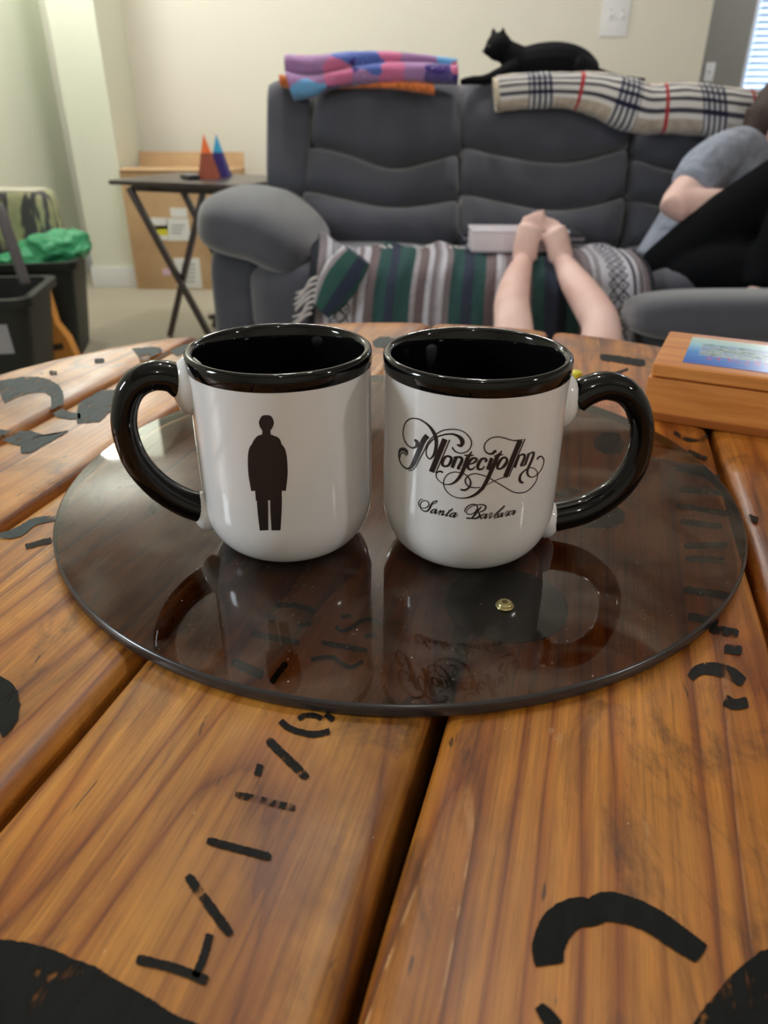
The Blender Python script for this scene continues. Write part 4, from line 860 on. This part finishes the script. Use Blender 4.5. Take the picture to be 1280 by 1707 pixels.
remesh('t_shirt', [limb([(hipc+Vector((-.02, -.03, -.02)), .128), (hipc.lerp(chest, .5)+Vector((-.01, -.02, 0)), .125), (chest, .14), (neck.lerp(chest, .55), .105)], 18), limb([(neck.lerp(chest, .5), .09), (neck.lerp(chest, .22), .07)], 14),
                   limb([(shl+Vector((.03, .03, .0)), .075), (shl.lerp(elb, .3), .078), (shl.lerp(elb, .5), .074), (slv, .070)], 16), limb([(shr, .07), (y_(1325, 340, 2.78), .062)], 14), limb([(shl+Vector((.02, .02, 0)), .07), (neck.lerp(chest, .35), .078), (shr, .07)], 14)], .009, TEE, sit, 3)
# sleeve hem seam
PANT = mat('black_trousers', (.004, .0045, .006), .9, spec=.08); g = NG(PANT); g.bump(g.noise(g.coord(), 14, 3), .6, .01)
remesh('trousers', [limb([(hl+Vector((-.02, 0, -.02)), .088), (hl.lerp(kneeL, .35), .098), (hl.lerp(kneeL, .7), .088), (kneeL, .07), (kneeL+Vector((.0, -.02, -.04)), .072), (kneeL.lerp(ankL, .45), .070), (ankL.lerp(kneeL, .06), .055)], 18),
                    limb([(hr, .10), (kneeR, .078), (kneeR+Vector((0, -.02, -.04)), .076), (ankR.lerp(kneeR, .08), .058)], 16), limb([(hl.lerp(hr, .2)+Vector((.0, 0, .0)), .10), (hr, .10)], 16),
                    limb([(y_(1130, 462, 2.42), .07), (y_(1200, 452, 2.34), .088), (y_(1280, 448, 2.30), .09), (y_(1350, 440, 2.3), .08)], 16)], .010, PANT, sit, 3)
HAIR = mat('dark_brown_hair', lin(52, 34, 27), .55); g = NG(HAIR); g.bump(g.noise(g.coord('Object', (300, 300, 30)), 1, 3), .8, .004)
remesh('hair', [ell(head+Vector((-.005, .02, .02)), (.092, .10, .115)), limb([(head+Vector((-.07, .02, .03)), .05), (head+Vector((-.085, .0, -.08)), .04), (head+Vector((-.08, -.02, -.17)), .028)], 12), limb([(head+Vector((.07, .03, 0)), .05), (head+Vector((.08, .02, -.16)), .03)], 10), limb([(head+Vector((0, .08, 0)), .07), (head+Vector((-.01, .09, -.14)), .05)], 12)], .009, HAIR, sit)
settle(sit)

# ================================================================ TRAY TABLE + CONES + CARTON
DKW = mat('espresso_wood', lin(66, 54, 54), .35, coat=.2)
tray = thing('folding_tray_table', tuple(onz((300, 550), 0)), 'dark brown folding tray table with crossed legs left of the sofa', 'table')
zt = .66
def bar(name, a, b, wx, wy, m, parent):
    d = (b-a); L = d.length; q = d.to_track_quat('Z', 'Y').to_matrix().to_4x4(); c = (a+b)/2
    o = box(name, (0, 0, 0), (wx, wy, L), m, parent, .003); o.data.transform(Matrix.Translation(c) @ q); return o
fl, frr, brr, bll = onz((180, 304), zt), onz((388, 312), zt), onz((426, 291), zt), onz((240, 286), zt)
cen = (fl+frr+brr+bll)/4; ex = (frr-fl); ex.z = 0; W1 = .52; exn = ex.normalized(); eyn = Vector((-exn.y, exn.x, 0)); angt = math.atan2(exn.y, exn.x)
wt = (frr-fl).length+.05
cen = fl+exn*wt/2+eyn*.25; cen.z = zt
box('tray_top', tuple(cen), (wt, .50, .018), DKW, tray, .008, (0, 0, angt)); box('apron', tuple(cen+Vector((0, 0, -.025))-eyn*.12-exn*.06), (wt*.72, .02, .035), DKW, tray, .003, (0, 0, angt)); box('apron', tuple(cen+Vector((0, 0, -.025))+eyn*.12-exn*.06), (wt*.72, .02, .035), DKW, tray, .003, (0, 0, angt))
Yf = fl.y+.02
for dX, dY in ((0, 0), (.17, .16)):
    a, b = ony((216, 318), Yf), ony((350, 552), Yf); a2, b2 = ony((344, 345), Yf+.03), ony((283, 555), Yf+.03)
    a.z = a2.z = zt-.02; o = Vector((dX, dY, 0)); s1 = (a2-b2); a2 = b2+s1
    k = 1/(1); b.z = .01; b2.z = .01
    bar('leg', a+o, b+o, .034, .024, DKW, tray); bar('leg', a2+o, b2+o, .034, .024, DKW, tray)
bar('stretcher', ony((350, 540), Yf)+Vector((0, 0, .03)), ony((350, 540), Yf)+Vector((.17, .16, .03)), .02, .02, DKW, tray)
settle(tray)
def pyramid(name, base, ap, m, parent, bw, bw2, n=4):
    vs = []; d = Vector((0, 0, 1))
    for c, w_ in ((base, bw), (ap, bw2)):
        for k in range(n): a = PI/4+2*PI*k/n; vs.append(c+Vector((math.cos(a)*w_, math.sin(a)*w_, 0)))
    return shade(mesh(name, vs, [(3, 2, 1, 0), (4, 5, 6, 7)]+[(k, (k+1) % 4, 4+(k+1) % 4, 4+k) for k in range(4)], m, parent, False), 20)
for nm, x0, x1, xt, col1, col2, lab in (('orange', 334, 366, 339, lin(235, 112, 50), lin(150, 72, 48), 'orange pointed paper cone with brown lower half on the tray table'), ('blue', 354, 384, 360, lin(50, 165, 215), lin(50, 40, 120), 'blue pointed paper cone with purple lower half on the tray table')):
    Yk = cen.y-.02 if nm == 'orange' else cen.y+.06; zb = zt+.0092
    c1 = ony(((x0+x1)/2, 300), Yk); ap = ony((xt, 224), Yk); c1.z = zb; mid = c1.lerp(ap, .58)
    r_ = thing('paper_cone', tuple(c1), lab, 'cone', 'two paper cones on the tray table'); bw = .058
    pyramid('cone_base', c1, mid, mat(nm+'_lower', col2, .6), r_, bw, bw*.46); pyramid('cone_tip', mid+Vector((0, 0, .0005)), ap, mat(nm+'_tip', col1, .6), r_, bw*.44, .001); settle(r_)
c1 = ony((317, 299), cen.y-.08); c1.z = zt+.0092
rm = thing('remote_control', tuple(c1), 'small dark remote lying on the tray table beside the orange cone', 'remote'); box('case', tuple(c1+Vector((0, 0, .009))), (.05, .10, .018), DKP, rm, .005, (0, 0, .6)); box('button_pad', tuple(c1+Vector((0, 0, .019))), (.03, .07, .002), SIL, rm, .001, (0, 0, .6)); settle(rm)

CARD = mat('brown_cardboard', lin(196, 162, 124), .8, spec=.2); g = NG(CARD); g.l(g.ramp(g.noise(g.coord(), 6, 4), [(.3, lin(186, 152, 115)), (.7, lin(204, 172, 134))]), g.b.inputs['Base Color'])
cf = onz((229, 482), 0); x0 = cf.x; y0 = cf.y; x1 = x0+.62; zc = ony((200, 285), y0).z
crt = thing('cardboard_box', (x0+.31, y0+.2, 0), 'large brown cardboard box with shipping labels standing behind the tray table', 'box')
box('carton_body', ((x0+x1)/2, y0+.2, zc/2), (x1-x0, .4, zc), CARD, crt, .004)
box('carton_flap', ((x0+x1)/2, y0+.39, zc+.035), (x1-x0, .006, .09), CARD, crt, .002, (-.25, 0, 0)); box('carton_flap', ((x0+x1)/2, y0+.05, zc+.006), (x1-x0, .12, .006), CARD, crt, .002, (.05, 0, 0))
LBL = mat('white_label', (.82, .82, .8), .5); YL = mat('yellow_label', lin(232, 222, 60), .5); PK = mat('pink_label', lin(220, 190, 210), .5); TXT = mat('label_ink', lin(150, 152, 160), .6)
def lab(x0_, y0_, x1_, y1_, m, nm='label'):
    a, b = ony((x0_, y1_), y0), ony((x1_, y0_), y0); box(nm, ((a.x+b.x)/2, y0-.0012, (a.z+b.z)/2), (b.x-a.x, .002, b.z-a.z), m, crt, 0); return a, b
for q in ((249, 363, 278, 382, LBL), (253, 376, 279, 392, YL), (262, 392, 279, 400, LBL), (281, 364, 314, 401, LBL), (285, 347, 311, 362, LBL), (296, 430, 332, 480, LBL), (272, 448, 283, 459, PK)): lab(*q)
for k, yy_ in enumerate((375, 381, 387)): a, b = ony((286, yy_+2), y0), ony((308-k*3, yy_), y0); box('label_text', ((a.x+b.x)/2, y0-.003, (a.z+b.z)/2), (b.x-a.x, .001, b.z-a.z), TXT, crt, 0)
for k in range(5): yy_ = 440+k*7; a, b = ony((302, yy_+2), y0), ony((325, yy_), y0); box('label_text', ((a.x+b.x)/2, y0-.003, (a.z+b.z)/2), (b.x-a.x, .001, b.z-a.z), TXT, crt, 0)
settle(crt)

# ================================================================ BINS AT THE LEFT
BIN = mat('black_plastic_bin', lin(34, 36, 34), .5, spec=.3); BIN2 = mat('dark_grey_bin', lin(32, 36, 34), .5, spec=.3); HND = mat('grey_handle', lin(92, 88, 92), .6)
def bin_(name, c, wx, wy, h, m, label, rz=0, tp=.82):
    r = thing(name, c, label, 'bin', rz=rz); vs, fs = [], []; th = .008; n = 8; cr = .05
    def ring(hx, hy, z):
        out = []
        for qx, qy, a0 in ((1, 1, 0), (-1, 1, 90), (-1, -1, 180), (1, -1, 270)):
            for k in range(n): a = math.radians(a0+90*k/(n-1)); out.append((qx*(hx-cr)+cr*math.cos(a), qy*(hy-cr)+cr*math.sin(a), z))
        return out
    prof_ = [(wx/2*tp, wy/2*tp, 0), (wx/2, wy/2, h-.03), (wx/2+.018, wy/2+.018, h-.028), (wx/2+.02, wy/2+.02, h), (wx/2-th, wy/2-th, h), (wx/2*tp-th, wy/2*tp-th, .01)]
    for p_ in prof_: vs += ring(*p_)
    k4 = 4*n
    for i in range(len(prof_)-1):
        for k in range(k4): k2 = (k+1) % k4; fs.append((i*k4+k, i*k4+k2, (i+1)*k4+k2, (i+1)*k4+k))
    fs.append(tuple(range(k4))[::-1]); fs.append(tuple(range((len(prof_)-1)*k4, len(prof_)*k4)))
    shade(mesh('bin_shell', vs, fs, m, r), 35); return r
b1c = onz((86, 478), .40); b2c = onz((140, 424), .40)
bn1 = bin_('storage_bin', (b1c.x-.345, b1c.y+.03, 0), .54, .38, .385, BIN, 'black plastic tub nearest the table at the left edge of frame', .16)
bn2 = bin_('storage_bin', (b2c.x-.27, b2c.y-.02, 0), .48, .42, .40, BIN2, 'dark grey tub heaped with green plastic bags near the wall', .22)
# handle of the near tub
hp = [(ony((-60, 330), b1c.y), .016), (ony((-5, 345), b1c.y), .016), (ony((12, 385), b1c.y-.02), .018), (ony((28, 430), b1c.y-.03), .017), (ony((42, 472), b1c.y-.03), .016)]
tb = tube('carry_handle', hp, HND, bn1, 10, 5); bpy.context.view_layer.update(); tb.matrix_parent_inverse = bn1.matrix_world.inverted()
GB = mat('green_plastic_bag', lin(70, 190, 130), .35); GB.node_tree.nodes['Principled BSDF'].inputs['Transmission Weight'].default_value = .25; g = NG(GB); g.bump(g.noise(g.coord(), 30, 5, 1), 1, .02)
gb = thing('plastic_bag', (b2c.x-.15, b2c.y, .38), 'crumpled green plastic bag heaped on the dark grey tub', 'bag')
def crump(c, s, sd):
    bm = bmesh.new(); bmesh.ops.create_icosphere(bm, subdivisions=4, radius=1)
    from mathutils import noise
    for v in bm.verts: v.co *= 1+.35*noise.noise(v.co*2.1+Vector((sd, 0, 0)))+.12*noise.noise(v.co*6); v.co = Vector((v.co.x*s[0], v.co.y*s[1], v.co.z*s[2]))+Vector(c)
    v = [x.co.copy() for x in bm.verts]; f = [tuple(y.index for y in x.verts) for x in bm.faces]; bm.free(); return v, f
remesh('bag', [crump(ony((92, 414), b2c.y), (.12, .12, .065), 1), crump(ony((125, 408), b2c.y+.03), (.06, .08, .055), 2), crump(ony((66, 432), b2c.y-.02), (.12, .12, .05), 5), crump(ony((40, 440), b2c.y), (.12, .12, .05), 7)], .008, GB, gb, 1); settle(gb)
CAMO = mat('tree_camouflage', lin(150, 150, 110), .8); g = NG(CAMO); co = g.coord()
n1 = g.noise(g.n('ShaderNodeMapping', ins={0: co, 2: (0, .5, 0), 3: (2.2, 2.2, .8)}).outputs[0], 2.6, 3, 1.2); c = g.ramp(g.noise(co, 14, 3), [(.3, lin(150, 158, 116)), (.6, lin(188, 188, 148)), (.8, lin(170, 164, 132))])
c = g.mix(g.ramp(n1, [(.50, (0, 0, 0)), (.53, (1, 1, 1)), (.60, (1, 1, 1)), (.63, (0, 0, 0))]), c, lin(84, 82, 86)); g.l(c, g.b.inputs['Base Color'])
cm = thing('camouflage_bag', tuple(ony((20, 400), b2c.y+.12)), 'square tree-camouflage patterned bag standing among the tubs at left edge', 'bag')
a, b = ony((-60, 442), b2c.y+.1), ony((62, 322), b2c.y+.1)
soft('bag_body', ((a.x+b.x)/2+.012, b2c.y+.2, (a.z+b.z)/2), (b.x-a.x, .18, b.z-a.z), CAMO, cm, 9, 10, (0, -.06, 0)); box('bag_top', ((a.x+b.x)/2-.005, b2c.y+.2, b.z+.002), (b.x-a.x-.03, .15, .01), mat('bag_top_cloth', lin(200, 196, 178), .8), cm, .003); settle(cm)
OR = mat('orange_yellow_fabric', lin(214, 146, 66), .7); tri = thing('orange_bag', tuple(onz((95, 592), .02)), 'orange-yellow triangular pouch wedged between the black and grey tubs', 'pouch')
Yt = 2.82; poly = [(66, 492), (76, 488), (92, 540), (112, 565), (128, 600), (132, 660), (68, 660), (72, 560)]
vs = [ony(p, Yt) for p in poly]; n = len(vs); vs += [p+Vector((0, .05, 0)) for p in vs]
shade(mesh('pouch_body', vs, [tuple(range(n)), tuple(range(2*n-1, n-1, -1))]+[(k, (k+1) % n, n+(k+1) % n, n+k) for k in range(n)], OR, tri), 30)
vs = [ony(p, Yt-.003) for p in ((80, 576), (104, 572), (106, 582), (82, 586))]; vs += [v+Vector((0, .002, 0)) for v in vs]; mesh('dark_patch', vs, [(0, 1, 2, 3), (7, 6, 5, 4), (0, 4, 5, 1), (1, 5, 6, 2), (2, 6, 7, 3), (3, 7, 4, 0)], mat('patch_dark', lin(70, 56, 44), .6), tri, False)
settle(tri)
q = Vector((b1c.x-.345, b1c.y+.03, 0)); lb = box('label', (.14, -.184, .255), (.12, .003, .10), mat('grey_white_label', lin(150, 150, 156), .5), bn1, 0, (math.radians(6), 0, 0))
